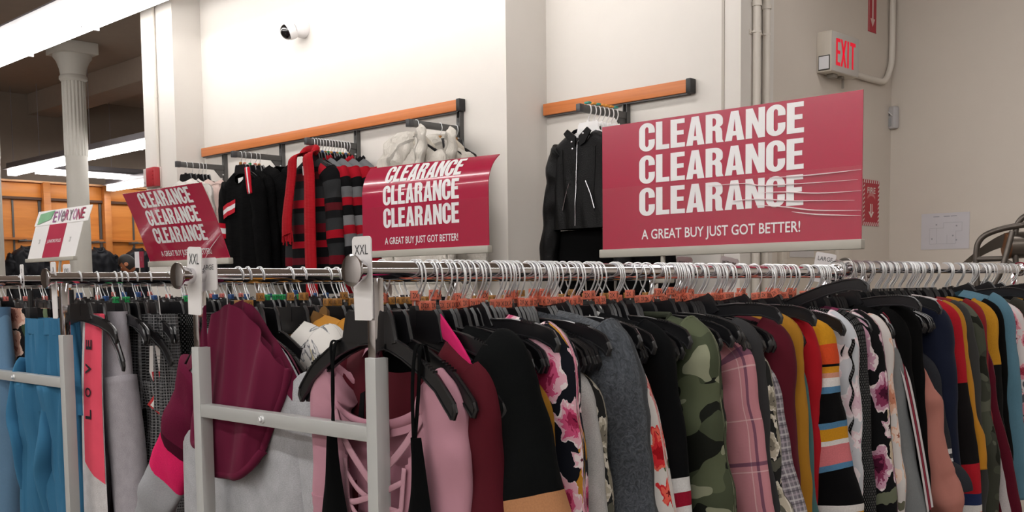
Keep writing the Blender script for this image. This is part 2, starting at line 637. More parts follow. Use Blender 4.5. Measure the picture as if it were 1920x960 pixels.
for y, xa in ((1.0, -9.0), (-1.6, -9.0), (-4.2, -9.0), (4.55, -2.3)):  # last row is an unseen strip added to brighten the right and exit walls
    strip_light('white strip light hanging out of view above the shop', xa, 4.0, y, 3.5, TUBE_SIDE if y > 4 else TUBE_SHOP, skirt=.02 if y > 4 else 0, group='strip lights above the racks')

# ------------------------------------------------------------------ lettering
HEAVY = {
    'L': (.42, [[(0, 0), (0, 1), (.205, 1), (.205, .165), (.42, .165), (.42, 0)]]),
    'E': (.44, [[(0, 0), (0, 1), (.43, 1), (.43, .84), (.2, .84), (.2, .595), (.4, .595), (.4, .44), (.2, .44), (.2, .16), (.44, .16), (.44, 0)]]),
    'N': (.52, [[(0, 0), (0, 1), (.19, 1), (.345, .5), (.345, 1), (.52, 1), (.52, 0), (.34, 0), (.175, .53), (.175, 0)]]),
    'A': (.54, [[(0, 0), (.165, 1), (.375, 1), (.54, 0), (.34, 0), (.318, .17), (.215, .17), (.195, 0)], [(.235, .32), (.3, .32), (.268, .74)]]),
}
def _arc(cx, cy, rx, ry, a0, a1, n=8):
    return [(cx + rx * cos(radians(a0 + (a1 - a0) * i / n)), cy + ry * sin(radians(a0 + (a1 - a0) * i / n))) for i in range(n + 1)]
_c = [(.5, .64)] + [(.5, .72)] + _arc(.25, .74, .25, .275, 0, 180, 12) + _arc(.25, .26, .25, .275, 180, 360, 12) + [(.5, .4), (.305, .4), (.305, .27)] \
    + _arc(.25, .24, .055, .1, 0, -180, 6) + _arc(.25, .77, .055, .095, 180, 0, 6) + [(.305, .64)]
HEAVY['C'] = (.5, [_c])
_r = [(0, 0), (0, 1), (.27, 1)] + _arc(.27, .78, .225, .22, 90, 0, 7) + [(.495, .68)] + _arc(.36, .66, .135, .13, 0, -70, 4) + [(.455, .46), (.475, .36), (.48, .1), (.52, 0), (.315, 0), (.29, .08), (.285, .33)] \
    + _arc(.24, .36, .045, .06, 0, 90, 3) + [(.2, .42), (.2, 0)]
HEAVY['R'] = (.52, [_r, [(.2, .57), (.24, .57)] + _arc(.245, .71, .06, .135, -90, 90, 6) + [(.2, .845)]])

def heavy_word(m, word, u0, v0, width, height, fn, gap=.035, mi=0):
    tot = sum(HEAVY[c][0] for c in word) + gap * (len(word) - 1)
    k = width / tot
    x = 0
    for c in word:
        w, loops = HEAVY[c]
        pts = [[Vector((u0 + (x + px) * k, v0 + py * height, 0)) for px, py in lp] for lp in loops]
        tri = tessellate_polygon(pts)
        flat = [p for lp in pts for p in lp]
        bm = bmesh.new()
        vv = [bm.verts.new(p) for p in flat]
        for t in tri:
            try:
                bm.faces.new([vv[i] for i in t])
            except ValueError:
                pass
        bmesh.ops.subdivide_edges(bm, edges=[e for e in bm.edges if e.calc_length() > .02], cuts=3, use_grid_fill=True)
        bm.verts.index_update()
        m.add([fn(v.co.x, v.co.y) for v in bm.verts], [[v.index for v in f.verts] for f in bm.faces], None, mi)
        bm.free()
        x += w + gap
    return m

TXT = {}
def text_geo(body, bold=0.0, spacing=1.0):
    """vertices normalised to cap height 1, left at 0, baseline 0"""
    key = (body, bold, spacing)
    if key not in TXT:
        c = bpy.data.curves.new('lettering', 'FONT')
        c.body = body
        c.resolution_u = 3
        c.offset = bold
        c.space_character = spacing
        o = bpy.data.objects.new('lettering', c)
        me = bpy.data.meshes.new_from_object(o)
        vs = [v.co.copy() for v in me.vertices]
        fs = [list(p.vertices) for p in me.polygons]
        bpy.data.objects.remove(o)
        bpy.data.meshes.remove(me)
        x0 = min(v.x for v in vs)
        x1 = max(v.x for v in vs)
        y1 = max(v.y for v in vs)
        y0 = 0
        TXT[key] = ([((v.x - x0) / (y1 - y0), (v.y - y0) / (y1 - y0)) for v in vs], fs, (x1 - x0) / (y1 - y0))
    return TXT[key]
def add_text(m, body, u0, v0, width, height, fn, bold=0.0, mi=0, spacing=1.0):
    vs, fs, w = text_geo(body, bold, spacing)
    kx = width / w
    return m.add([fn(u0 + x * kx, v0 + y * height) for x, y in vs], fs, None, mi)

# ------------------------------------------------------------------ signs
M_RED = plain('#b01c42', .2, name='red_poster', spec=.5, coat=.6, var=.02)
M_LETTER = plain('#eeecee', .4, name='white_print', var=0)
M_FILM = film()
M_BAR = plain('#b4b0a6', .45, name='sign_channel', var=.02)
def clearance_sign(name, label, x0, y, z0, Wd, H, lean=0, curl=0, corner=0, stems=(), z_rail=1.6, glints=(), text=(.14, .785), droop=0):
    t = empty(name, (x0, y, z0), label, 'sign', 'red clearance signs')
    def P(u, v, off=0):
        s = v
        # lean about the bottom edge, then curl the top part
        a = lean
        yy, zz = 0.0, 0.0
        n = 12
        for i in range(n):
            q = (i + .5) / n * s
            ang = a + droop * (q / H) ** 2
            if curl and q > .62 * H:
                k = (q / H - .62) / .38
                ang += (curl + corner * (u / Wd)) * k
            yy += s / n * sin(ang)
            zz += s / n * cos(ang)
        ny, nz = cos(ang) if s > 0 else cos(a), -sin(ang) if s > 0 else -sin(a)
        return (u, yy - off * ny, zz - off * nz)
    NU, NV = 16, 20
    b = MB()
    b.grid(lambda i, j: P(Wd * i / NU, H * j / NV, 0), NU, NV)
    b.grid(lambda i, j: P(Wd * i / NU, H * j / NV, -.003), NU, NV)
    for s in (0, 1):
        b.grid(lambda i, j: P(Wd * s, H * j / NV, -.003 * i), 1, NV)
        b.grid(lambda i, j: P(Wd * i / NU, H * s, -.003 * j), NU, 1)
    b.build('poster', M_RED, t, sharp=60)
    m = MB()
    a, c = text
    for v in (.767, .518, .268):
        heavy_word(m, 'CLEARANCE', Wd * a, H * v, Wd * (c - a), H * .212, lambda u, w: P(u, w, .0012))
    m.build('lettering', M_LETTER, t)
    add_text(MB(), 'A GREAT BUY JUST GOT BETTER!', Wd * (a + .01), H * .085, Wd * (c - a - .02), H * .075, lambda u, w: P(u, w, .0012), bold=.012).build('tagline', M_LETTER, t)
    # clear sleeve over the lower half
    f = MB()
    f.grid(lambda i, j: P(Wd * i / NU, H * .505 * j / 10, .0035), NU, 10)
    f.grid(lambda i, j: P(Wd * i / NU, H * .505 * j / 10, .0026), NU, 10)
    f.grid(lambda i, j: P(Wd * i / NU, H * .505, .0035 - .0009 * j), NU, 1)
    f.build('clear_sleeve', M_FILM, t)
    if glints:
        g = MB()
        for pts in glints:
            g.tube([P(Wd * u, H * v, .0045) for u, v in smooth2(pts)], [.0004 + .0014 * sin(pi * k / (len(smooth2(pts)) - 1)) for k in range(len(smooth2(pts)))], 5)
        g.build('crease', plain('#f4dfe4', .15, name='crease_glint', spec=.8, var=0), t)  # pale ridges along the sleeve's creases, their streaky highlights put into the colour
    h = MB()
    h.box((-.006, -.012, -.02), (Wd + .006, .012, .006), bev=.003)
    h.build('bottom_channel', M_BAR, t)
    for i, (sx, dx) in enumerate(stems):
        MB().tube([(sx, 0, -.018), (sx + dx, 0, z_rail - z0)], .007 if len(stems) == 1 else .004, 8, flat=(1, 1)).build('stem', M_BAR, t)
    MB().box((stems[0][0] + stems[0][1] - .03, -.02, z_rail - z0 - .03), (stems[-1][0] + stems[-1][1] + .03, .02, z_rail - z0), bev=.004).build('base_clamp', M_BAR, t)
    return t
def smooth2(pts, n=5):
    return [(v.x, v.y) for v in smooth([(u, w, 0) for u, w in pts], n)]
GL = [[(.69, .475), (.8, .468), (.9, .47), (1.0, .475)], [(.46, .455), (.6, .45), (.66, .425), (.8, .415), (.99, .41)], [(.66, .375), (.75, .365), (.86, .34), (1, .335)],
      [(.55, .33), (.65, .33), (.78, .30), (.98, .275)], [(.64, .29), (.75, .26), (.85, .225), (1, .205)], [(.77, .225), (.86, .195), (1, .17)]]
clearance_sign('clearance_sign', 'largest red clearance sign, beside the black leather jacket and below the exit sign', -2.178, 2.64, 1.657, .871, .39,
               stems=[(.235, 0)], z_rail=1.585, glints=GL, text=(.168, .808))
clearance_sign('clearance_sign', 'red clearance sign with curled top in front of the white fluffy coats', -3.385, 2.62, 1.688, .71, .345,
               curl=.72, corner=.25, stems=[(.185, 0), (.49, 0)], z_rail=1.592, text=(.185, .79))
clearance_sign('clearance_sign', 'red clearance sign leaning forward and tilted, left of the black striped sweaters', -4.83, 2.46, 1.682, .72, .345,
               lean=-.33, droop=-.15, stems=[(.2, .06), (.56, .03)], z_rail=1.592, text=(.18, .83), glints=[[(.72, .02), (.84, .17), (1.0, .33)]])

# white promotional sign at the left
def white_sign():
    t = empty('sale_sign', (-6.155, 2.4, 1.73), 'white sign with a red band and a colourful paper strip on top', 'sign')
    Wd, H, H2 = .62, .275, .10
    lean = .28
    def P(u, v, off=0):
        return (u, v * sin(lean) - off * cos(lean), v * cos(lean) + off * sin(lean))
    def sheet(name, u0, u1, v0, v1, off, m, skew=0):
        b = MB()
        q = [(u0, v0), (u1, v0), (u1 + skew, v1), (u0 + skew, v1)]
        b.add([P(u, v, off) for u, v in q] + [P(u, v, off - .002) for u, v in q], [(0, 1, 2, 3), (7, 6, 5, 4), (0, 4, 5, 1), (1, 5, 6, 2), (2, 6, 7, 3), (3, 7, 4, 0)])
        return b.build(name, m, t)
    sheet('panel', 0, Wd, 0, H - .075, 0, M_WHITE)
    sheet('red_band', .2, .42, .006, H - .077, .0025, plain('#b8304e', .4))
    sheet('paper_strip', -.01, Wd + .06, H - .08, H + .005, .003, plain('#f3f2f2', .6), .015)
    b = MB()
    b.add([P(u, v, .0058) for u, v in ((.03, .20), (.2, .225), (.235, .275), (.045, .262))], [(0, 1, 2, 3)])
    b.build('green_patch', plain('#8ec79c', .6, var=.2), t)
    cols = ['#9a5a8a', '#b07ab0', '#8c7c86', '#b04a78', '#7a6a74', '#c08ab0', '#a8305c', '#9a2048']
    let = MB()
    x = .225
    for k, ch in enumerate('EVeRYONE'):
        w = .05
        add_text(let, ch, x + .01, .206 + (.004 if k % 2 else 0), w * .86, .06, lambda u, v: P(u, v, .0062), bold=.01, mi=k)
        x += w
    let.build('lettering', [plain(c, .6, var=0) for c in cols], t)
    add_text(MB(), 'JUNIORS PLUS', .222, .09, .175, .018, lambda u, v: P(u, v, .0035), bold=.01).build('band_lettering', M_LETTER, t)
    for u0 in (.1, .5):
        add_text(MB(), '2X', u0, .088, .022, .026, lambda u, v: P(u, v, .0008)).build('size_lettering', plain('#8a8a8a', .6, var=0), t)
    MB().box((-.006, -.012, -.016), (Wd + .006, .012, .004), bev=.003).build('bottom_channel', M_BAR, t)
    MB().tube([(.44, 0, -.014), (.40, 0, -.14)], .008, 8).build('stem', M_BAR, t)
    MB().box((.36, -.02, -.17), (.44, .02, -.135), bev=.004).build('base_clamp', M_BAR, t)
white_sign()

# ------------------------------------------------------------------ things on the walls
def wall_rail(label, x0, x1, yw, z, h, cap_left=False):
    t = empty('wall_rail', (x0, yw, z), label, 'wall rail')
    L = x1 - x0
    d = .045
    b = MB()
    b.box((0, -d, 0), (L - .03, -d + .012, h), bev=.003)
    b.build('wood_facing', M_WOODSTRIP, t)
    MB().box((0, -d + .012, -.006), (L - .03, 0, h - .004)).build('channel', M_STEEL, t)
    MB().box((L - .03, -d - .004, -.004), (L, 0, h + .004), bev=.005).build('end_cap', M_BLACK, t)
    return t
wall_rail('long wooden wall rail above the sweaters and white coats', -7.27, -4.44, YB, 2.538, .062)
wall_rail('shorter wooden wall rail above the black leather jacket', -4.105, -3.11, YR, 2.50, .064)

def wall_standard(x, yw, z1, label, z0=.6):
    m = MB()
    for s in (-1, 1):
        m.box((x + s * .0125 - .002, yw - .03, z0), (x + s * .0125 + .002, yw, z1))
    # slotted face: bars between the slots
    n = int((z1 - z0) / .05)
    for k in range(n):
        z = z0 + k * .05
        m.box((x - .0125, yw - .03, z), (x + .0125, yw - .026, z + .024))
        m.box((x - .0125, yw - .03, z + .024), (x - .003, yw - .026, z + .05))
        m.box((x + .003, yw - .03, z + .024), (x + .0125, yw - .026, z + .05))
    m.box((x - .0125, yw - .008, z0), (x + .0125, yw - .004, z1))
    o = m.build('wall_standard', M_STEEL, sharp=20)
    return tag(o, label, 'slotted wall upright')
STD = [(-6.99, 'slotted grey upright behind the white and pink fluffy jackets'), (-6.249, 'slotted grey upright behind the black sweaters'),
       (-5.902, 'slotted grey upright without an arm, between the black sweaters and the striped cardigans'), (-5.418, 'slotted grey upright behind the red and black striped cardigans'),
       (-4.471, 'slotted grey upright behind the white hooded coats')]
for x, l in STD:
    wall_standard(x, YB, 2.538, l)
wall_standard(-3.537, YR, 2.50, 'slotted grey upright behind the black leather jacket')

def faceout(x, yw, z, label, L=.375):
    t = empty('display_arm', (x, yw - .03, z), label, 'display arm')
    MB().box((-.012, -L + .03, -.018), (.012, 0, .018), bev=.002).build('arm', M_STEEL, t)
    MB().box((-.0135, -L, -.021), (.0135, -L + .035, .021), bev=.003).build('end_cap', plain('#47474a', .35, .2), t)
    MB().prism([(0, .018), (0, -.07), (-.02, -.075), (-.075, -.018), (-.075, .018)], -.006, .006, fn=lambda v: (v[1], v[0], v[2])).build('gusset', M_STEEL, t)
    for dz in (0, -.05):
        MB().box((-.008, -.012, dz - .004), (.008, .02, dz + .004)).build('hook_tab', M_WIRE, t)
    return t
AZ = 2.435
ARMS = [(-6.99, YB, 'grey display arm holding white and pink fluffy jackets'), (-6.249, YB, 'grey display arm holding the black sweaters'),
        (-5.418, YB, 'grey display arm holding the red and black striped cardigans'), (-4.471, YB, 'grey display arm holding the white hooded coats'),
        (-3.537, YR, 'grey display arm holding the black leather jacket on white hangers')]
for a in ARMS:
    faceout(a[0], a[1], AZ, a[2])

def security_camera():
    t = empty('security_camera', (-5.97, YB, 3.25), 'white security camera with black dome on the bright wall', 'camera')
    MB().lathe([(.055, 0), (.058, .01), (.058, .075), (.05, .085)], (0, 0, 0), (0, -1, 0), 32).build('mount', M_WHITE, t)
    ax = Vector((-.35, -.8, -.42)).normalized()
    o = Vector((0, -.075, -.005))
    MB().lathe([(.03, 0), (.056, .012), (.06, .03), (.056, .055), (.052, .06)], o, ax, 32).build('housing', M_WHITE, t)
    pr = [(.051 * cos(a), .058 + .045 * sin(a)) for a in [pi / 2 * i / 8 for i in range(8)]] + [(.001, .103)]
    MB().lathe(pr, o, ax, 32).build('dome', plain('#08080a', .08, spec=.8, var=0), t)
security_camera()

def fire_alarm():
    t = empty('fire_alarm', (-7.66, YL, 2.40), 'red fire alarm horn with white strobe lens on the white pier', 'fire alarm')
    MB().box((-.085, -.012, -.075), (.135, 0, .075), bev=.003).build('back_plate', plain('#c9b9b4', .5), t)
    b = MB()
    b.box((0, -.062, -.07), (.13, -.012, .072), bev=.008)
    for k in range(4):
        b.box((.10, -.066, -.05 + k * .028), (.118, -.06, -.04 + k * .028))
    b.build('horn', plain('#b03038', .4), t)
    l = MB()
    l.prism([(-.075, -.012), (-.06, -.05), (-.02, -.05), (-.004, -.012)], -.062, .068, fn=lambda v: (v[0], v[2], v[1]))
    l.build('strobe_lens', plain('#d8cdca', .3), t)
    add_text(MB(), 'FIRE', -.052, -.045, .02, .016, lambda u, v: (u, -.0505, v)).build('lettering', M_INK, t)
fire_alarm()

def conduit(name, label, pts, r, cuffs=()):
    t = MB().tube(pts, r, 12).build(name, M_PIPE)
    tag(t, label, 'conduit')
    for p, d in cuffs:
        p, d = Vector(p), Vector(d)
        MB().tube([p - d * .012, p + d * .012], r * 1.25, 12).build('coupling', M_PIPE, t)
    return t
conduit('conduit', 'thin white conduit running down the white pier to the fire alarm', [(-7.55, YL - .014, 2.47), (-7.55, YL - .014, ZC)], .012, [((-7.55, YL - .014, 3.0), (0, 0, 1))])
def strap(p):
    return p
for i, (y, l) in enumerate(((4.612, 'left one of two painted conduits beside the corner of the recess'), (4.70, 'right one of two painted conduits beside the corner of the recess'))):
    c = conduit('conduit', l, [(XE + .02, y, .2), (XE + .02, y, ZC)], .019, [((XE + .02, y, 2.9), (0, 0, 1))])
    m = MB()
    m.box((XE - .002, y - .04, 2.755), (XE + .004, y + .04, 2.775))
    m.tube([(XE, y - .02, 2.765), (XE + .02, y - .022, 2.765), (XE + .041, y, 2.765), (XE + .02, y + .022, 2.765), (XE, y + .02, 2.765)], .005, 6)
    m.build('strap', M_PIPE, c)
conduit('conduit', 'painted conduit bending from the exit sign up into the corner', smooth([(XE + .02, 5.50, 2.70), (XE + .02, 5.62, 2.697), (XE + .02, 5.88, 2.697), (XE + .02, 5.99, 2.71), (XE + .024, 6.055, 2.80), (XE + .024, 6.07, 2.92), (XE + .024, 6.07, 3.1), (XE + .024, 6.07, ZC)], 6), .0175)
struct(MB().box((-2.96, YR - .004, 0), (-2.945, YR + .001, ZC)).build('trim_1', plain('#b9b2a9', .8)))

def exit_sign():
    y0, z0, w, h, d = 5.232, 2.655, .30, .21, .085
    t = empty('exit_sign', (XE, y0, z0), 'white box exit sign with red letters', 'exit sign')
    b = MB().box((0, 0, 0), (d, w, h), bev=.004)
    b.build('housing', plain('#cfc7bb', .45), t)
    MB().box((d, .002, .004), (d + .003, w - .002, h - .004), bev=.001).build('face_plate', plain('#c4c0bb', .5), t)
    F = lambda u, v: (d + .0042, u, v)
    m = MB()
    def bar(a, b, c, e):
        m.add([F(a, b), F(c, b), F(c, e), F(a, e)], [(0, 1, 2, 3)])
    def quad(p):
        m.add([F(*q) for q in p], [(0, 1, 2, 3)])
    zb, zt, s = .035, .175, .018
    bar(.042, zb, .042 + s, zt)
    for zz in (zb, (zb + zt) / 2 - .009, zt - .018):
        bar(.042 + s, zz, .088, zz + .018)
    for a, c in ((.102, .148), (.148, .102)):
        quad([(a - .009, zb), (a + .010, zb), (c + .010, zt), (c - .009, zt)])
    bar(.166, zb, .166 + s, zt)
    bar(.197, zt - .02, .258, zt)
    bar(.2185, zb, .2185 + s, zt - .02)
    L = NT('red_exit_letters')
    L.b.inputs['Base Color'].default_value = lin('#c8102e')
    L.b.inputs['Emission Color'].default_value = lin('#e0002a')
    L.b.inputs['Emission Strength'].default_value = .55
    m.build('lettering', L.m, t)
    MB().box((.012, -.004, .008), (.078, 0, .085), bev=.002).build('window_frame', plain('#4a4846', .5), t)
    MB().box((.017, -.006, .014), (.073, -.002, .079)).build('downlight_lens', plain('#e6e7ec', .2), t)
    k = MB()
    k.box((.02, .07, -.02), (.06, .12, 0), bev=.003)
    k.box((.025, .17, -.012), (.055, .2, 0), bev=.002)
    k.build('lamp_bracket', plain('#8e877e', .5), t)
    MB().tube([(.03, .235, -.005), (.03, .235, -.055)], .007, 8).build('test_button_stem', plain('#8e877e', .5), t)
    MB().box((.003, w, .02), (.05, w + .035, .07), bev=.004).build('junction_box', M_PIPE, t)
exit_sign()

M_FRED = plain('#b3283a', .45, name='fire_sign_red', var=.03)
def fire_sign():
    y0, z0, w, h = 5.775, 1.875, .20, .262
    t = empty('fire_extinguisher_sign', (XE, y0, z0), 'red FIRE sign with striped borders and a down arrow, right of the largest clearance sign', 'fire sign')
    MB().box((0, 0, 0), (.003, w, h)).build('plate', M_FRED, t)
    F = lambda u, v: (.0042, u, v)
    m = MB()
    add_text(m, 'FIRE', .05, .185, .1, .034, F, bold=.02)
    n = 10
    a0 = []
    m.build('lettering', plain('#e2cfcb', .6, var=0), t)
    MB().add([F(*p) for p in [(.085, .125), (.115, .125), (.115, .08), (.135, .08), (.10, .045), (.065, .08), (.085, .08)]], [(0, 1, 2, 3, 4, 5, 6)]).build('arrow', plain('#e2cfcb', .6, var=0), t)
    m = MB()
    for k in range(8):
        u = .002 + k * w / 8
        for v0, v1 in ((0, .02), (h - .02, h)):
            m.add([F(u, v0), F(u + .012, v0), F(u + .02, v1), F(u + .008, v1)], [(0, 1, 2, 3)])
    for k in range(9):
        v = .022 + k * .024
        for u0, u1 in ((0, .018), (w - .018, w)):
            m.add([F(u0, v), F(u0, v + .01), F(u1, v + .022), F(u1, v + .012)], [(0, 3, 2, 1)])
    m.build('striped_border', plain('#e2cfcb', .6, var=0), t)
    a = MB()
    arc = [(.10 + .055 * cos(radians(150 - 12 * k)), .13 + .04 * sin(radians(150 - 12 * k))) for k in range(11)]
    for p, q in zip(arc, arc[1:]):
        a.add([F(p[0], p[1]), F(q[0], q[1]), F(q[0], q[1] + .016), F(p[0], p[1] + .016)], [(0, 1, 2, 3)])
    a.build('curved_band', plain('#cf7f80', .6, var=0), t)
    d = MB()
    d.add([F(.095, .125), F(.105, .125), F(.105, .07), F(.095, .07)], [(0, 1, 2, 3)])
    d.v = [(x + .0006, y, z) for x, y, z in d.v]
    d.build('arrow_core', M_FRED, t)
fire_sign()
def arrow_sign():
    t = empty('fire_arrow_sign', (XE, 5.812, 2.965), 'narrow red sign with a down arrow high on the wall, cut by the top edge', 'fire sign')
    MB().box((0, 0, 0), (.003, .098, .36)).build('plate', M_FRED, t)
    F = lambda u, v: (.0042, u, v)
    m = MB()
    m.add([F(*p) for p in [(.04, .30), (.058, .30), (.058, .075), (.078, .075), (.049, .03), (.02, .075), (.04, .075)]], [(0, 1, 2, 3, 4, 5, 6)])
    for p, q in (((.004, .004), (.007, .356)), ((.091, .004), (.094, .356))):
        m.add([F(p[0], p[1]), F(q[0], p[1]), F(q[0], q[1]), F(p[0], q[1])], [(0, 1, 2, 3)])
    m.build('arrow', plain('#d9b9b6', .6, var=0), t)
arrow_sign()

# door with its warning sign on the exit wall
struct(MB().box((XE - .01, 4.90, 0), (XE + .012, 5.436, 2.03)).build('door_1', plain('#cbc1b4', .5)))
def door_frame():
    m = MB()
    m.box((XE - .002, 4.85, 0), (XE + .03, 4.895, 2.08), bev=.003)
    m.box((XE - .002, 5.44, 0), (XE + .03, 5.60, 2.08), bev=.003)
    m.box((XE - .002, 4.85, 2.035), (XE + .03, 5.60, 2.08), bev=.003)
    struct(m.build('trim_2', plain('#cfc6ba', .5)))
door_frame()
def alarm_notice():
    t = empty('door_notice', (XE + .013, 4.95, 1.685), 'small white notice with red print on the exit door', 'notice')
    MB().box((0, 0, 0), (.002, .25, .19)).build('plate', plain('#c9c5c4', .5), t)
    F = lambda u, v: (.003, u, v)
    m = MB()
    add_text(MB(), 'EMERGENCY EXIT ONLY', .02, .09, .21, .022, F, bold=.01).build('lettering', plain('#c0506a', .6, var=0), t)
    add_text(m, 'ALARM WILL SOUND', .04, .035, .17, .026, F, bold=.015)
    m.build('lettering', plain('#c0506a', .6, var=0), t)
    MB().box((.002, .01, .072), (.0028, .24, .076)).build('rule', plain('#b0a8a6', .6), t)
alarm_notice()

def motion_sensor():
    t = empty('motion_sensor', (-2.838, YE, 2.51), 'small white motion sensor in the corner right of the exit sign', 'sensor', rz=radians(-25))
    MB().box((-.04, -.035, -.065), (.04, .01, .065), bev=.012).build('body', plain('#bdbbbd', .4), t)
    MB().box((-.026, -.038, -.05), (.022, -.032, .0), bev=.003).build('lens', plain('#a4a6aa', .3), t)
    m = MB()
    m.tube([(-.03, -.037, .045), (.0, -.04, .035), (.032, -.037, .008)], .003, 6)
    m.build('ridge', plain('#f0f0f2', .3), t)
    MB().box((-.022, -.0375, .012), (.012, -.034, .026)).build('indicator_window', plain('#6c6c70', .3), t)
motion_sensor()

def floor_plan():
    t = empty('evacuation_plan', (-2.66, YE, 1.735), 'white paper floor plan in a clear sleeve on the right wall', 'paper notice')
    MB().box((0, -.003, 0), (.275, 0, .205)).build('paper', plain('#cfccd2', .5), t)
    F = lambda u, v: (u, -.0042, v)
    m = MB()
    def ln(a, b, c, e, w=.0012):
        dx, dz = c - a, e - b
        L = sqrt(dx * dx + dz * dz)
        nx, nz = -dz / L * w, dx / L * w
        m.add([F(a + nx, b + nz), F(c + nx, e + nz), F(c - nx, e - nz), F(a - nx, b - nz)], [(0, 1, 2, 3)])
    for p in (((.05, .03), (.2, .03)), ((.2, .03), (.2, .1)), ((.2, .1), (.235, .1)), ((.235, .1), (.235, .15)), ((.235, .15), (.13, .15)), ((.13, .15), (.13, .12)), ((.13, .12), (.05, .12)), ((.05, .12), (.05, .03)), ((.09, .03), (.09, .12)), ((.15, .03), (.15, .08))):
        ln(*p[0], *p[1], .0006)
    for u in (.07, .13, .17):
        ln(u, .186, u + .035, .186, .002)
    for u, v in ((.06, .06), (.085, .14), (.2, .13), (.18, .075), (.2, .05)):
        ln(u, v, u + .008, v, .004)
    m.build('plan_lines', plain('#8f8f98', .6, var=0), t)
    f = MB().box((-.006, -.0052, -.006), (.281, -.0046, .211))
    f.build('clear_sleeve', M_FILM, t)
floor_plan()

# ------------------------------------------------------------------ racks
def disc_cap(m, x, y, z, d):
    m.lathe([(.0185, 0), (.0185, .010), (.021, .0105), (.021, .0145), (.0262, .015), (.0268, .0175), (.0262, .0195), (.02, .0205), (.01, .0212), (.001, .0214)], (x, y, z), (0, d, 0), 32)

def rack(label, xl, xr, y0, y1, z=1.579, ends=(True, True), bolt=True):
    t = empty('clothes_rack', ((xl + xr) / 2, (y0 + y1) / 2, 0), label, 'clothes rack', 'grey two-rail clothes racks')
    cx, cy = t.location.x, t.location.y
    for x in (xl, xr):
        MB().tube([(x - cx, y0 + .022 - cy, z), (x - cx, y1 - .022 - cy, z)], .016, 24).build('rail', M_CHROME, t)
        for y, d in ((y0 + .028, -1), (y1 - .028, 1)):
            m = MB()
            disc_cap(m, x - cx, y - cy, z, d)
            m.build('end_cap', M_CHROME, t)
        for y in (y0 + .057, y1 - .057):
            m = MB()
            m.box((x - cx - .014, y - cy - .014, .02), (x - cx + .014, y - cy + .014, 1.434), bev=.0012)
            p = m.build('post', M_GREY, t)
            MB().box((x - cx - .010, y - cy - .010, 1.40), (x - cx + .010, y - cy + .010, z - .012), bev=.001).build('inner_tube', M_CHROME, p)
    for y in (y0 + .057, y1 - .057):
        MB().box((xl - cx + .014, y - cy - .013, 1.292), (xr - cx - .014, y - cy + .013, 1.318), bev=.0012).build('crossbar', M_GREY, t)
        MB().box((xl - cx + .014, y - cy - .013, .12), (xr - cx - .014, y - cy + .013, .146), bev=.0012).build('crossbar', M_GREY, t)
        s = -1 if y < cy else 1
        b = MB()
        b.lathe([(.0075, .012), (.0075, .015), (.006, .0165)], (-.045, y - cy, 1.305), (0, s, 0), 16)
        b.lathe([(.0055, .0165), (.0055, .0205), (.004, .022)], (-.045, y - cy, 1.305), (0, s, 0), 6)
        b.build('bolt', M_WIRE, t)
    for x in (xl, xr):
        MB().box((x - cx - .014, y0 + .07 - cy, .06), (x - cx + .014, y1 - .07 - cy, .085), bev=.001).build('base_bar', M_GREY, t)
    return t
RZ = 1.579
BR, BL, AR, AL = -1.406, -1.98, -2.85, -3.43
rack('nearest clothes rack with an XXL tag at each rail end', BL, BR, 1.054, 2.70)
rack('second clothes rack in line behind the nearest one', BL, BR, 2.735, 4.09, 1.592)
rack('clothes rack at the left edge hung with jeans and blue pants', AL, AR, 1.145, 2.68, 1.585)
CR, CL = -4.18, -4.76
rack('clothes rack under the leaning clearance sign, mostly hidden behind the left racks', CL, CR, 1.2, 2.70, 1.585)
DR, DL = -5.6, -6.18
rack('clothes rack under the white sale sign, mostly hidden', DL, DR, 1.2, 2.6, 1.585)

def size_tag(label, loc, body, w=.05, up=.056, dn=.082, rz=0, ts=.016, tilt=0, tw=.62):
    t = empty('size_tag', loc, label, 'size tag', rz=rz)
    t.rotation_euler = (0, tilt, rz)
    r = .008
    pts = []
    for cx, cz, a in ((w / 2 - r, up - r, 0), (-w / 2 + r, up - r, 90)):
        pts += [(cx + r * cos(radians(a + 15 * k)), cz + r * sin(radians(a + 15 * k))) for k in range(7)]
    k = 10
    # slot that snaps over the rail, open towards the back edge
    pts += [(-w / 2, -.004)]
    pts += [(-w / 2, -.018)] if False else []
    r2 = .0035
    pts += [(-w / 2 + r2, -dn), (w / 2 - r2, -dn), (w / 2, -dn + r2)]
    MB().prism(pts, -.0012, .0012).build('plate', M_WHITE, t)
    add_text(MB(), body, -w / 2 * tw * 1.15, up - .014 - ts, w * tw * 1.15, ts, lambda u, v: (u, -.0018, v), bold=-.004 if len(body) < 4 else 0).build('lettering', M_INK, t)
    return t
size_tag('white XXL tag behind the front disc of the nearest rail', (BR - .003, 1.088, RZ), 'XXL')
size_tag('white XXL tag at the end of the nearest rack\'s left rail', (BL + .008, 1.098, RZ - .004), 'XXL', w=.046, up=.062, dn=.075, ts=.021, rz=.12, tilt=.05)
size_tag('white LARGE tag partly hidden behind the XXL tag of the left rail', (BL + .02, 1.122, RZ), 'LARGE', w=.062, up=.036, dn=.03, ts=.010, rz=.05)
size_tag('narrow white J tag on the rail end at the far left', (AR - .002, 1.178, RZ), 'J', w=.032, up=.05, dn=.10, ts=.012, tw=.2)
size_tag('small white XXL tag on the rail right of the narrow J tag', (AL, 1.46, 1.592), 'XXL', w=.046, up=.046, dn=.03, ts=.016, rz=.1)
size_tag('tiny white tag left of the narrow J tag', (AL, 1.319, 1.592), 'S', w=.034, up=.044, dn=.03, ts=.012, tw=.2, rz=-.1)
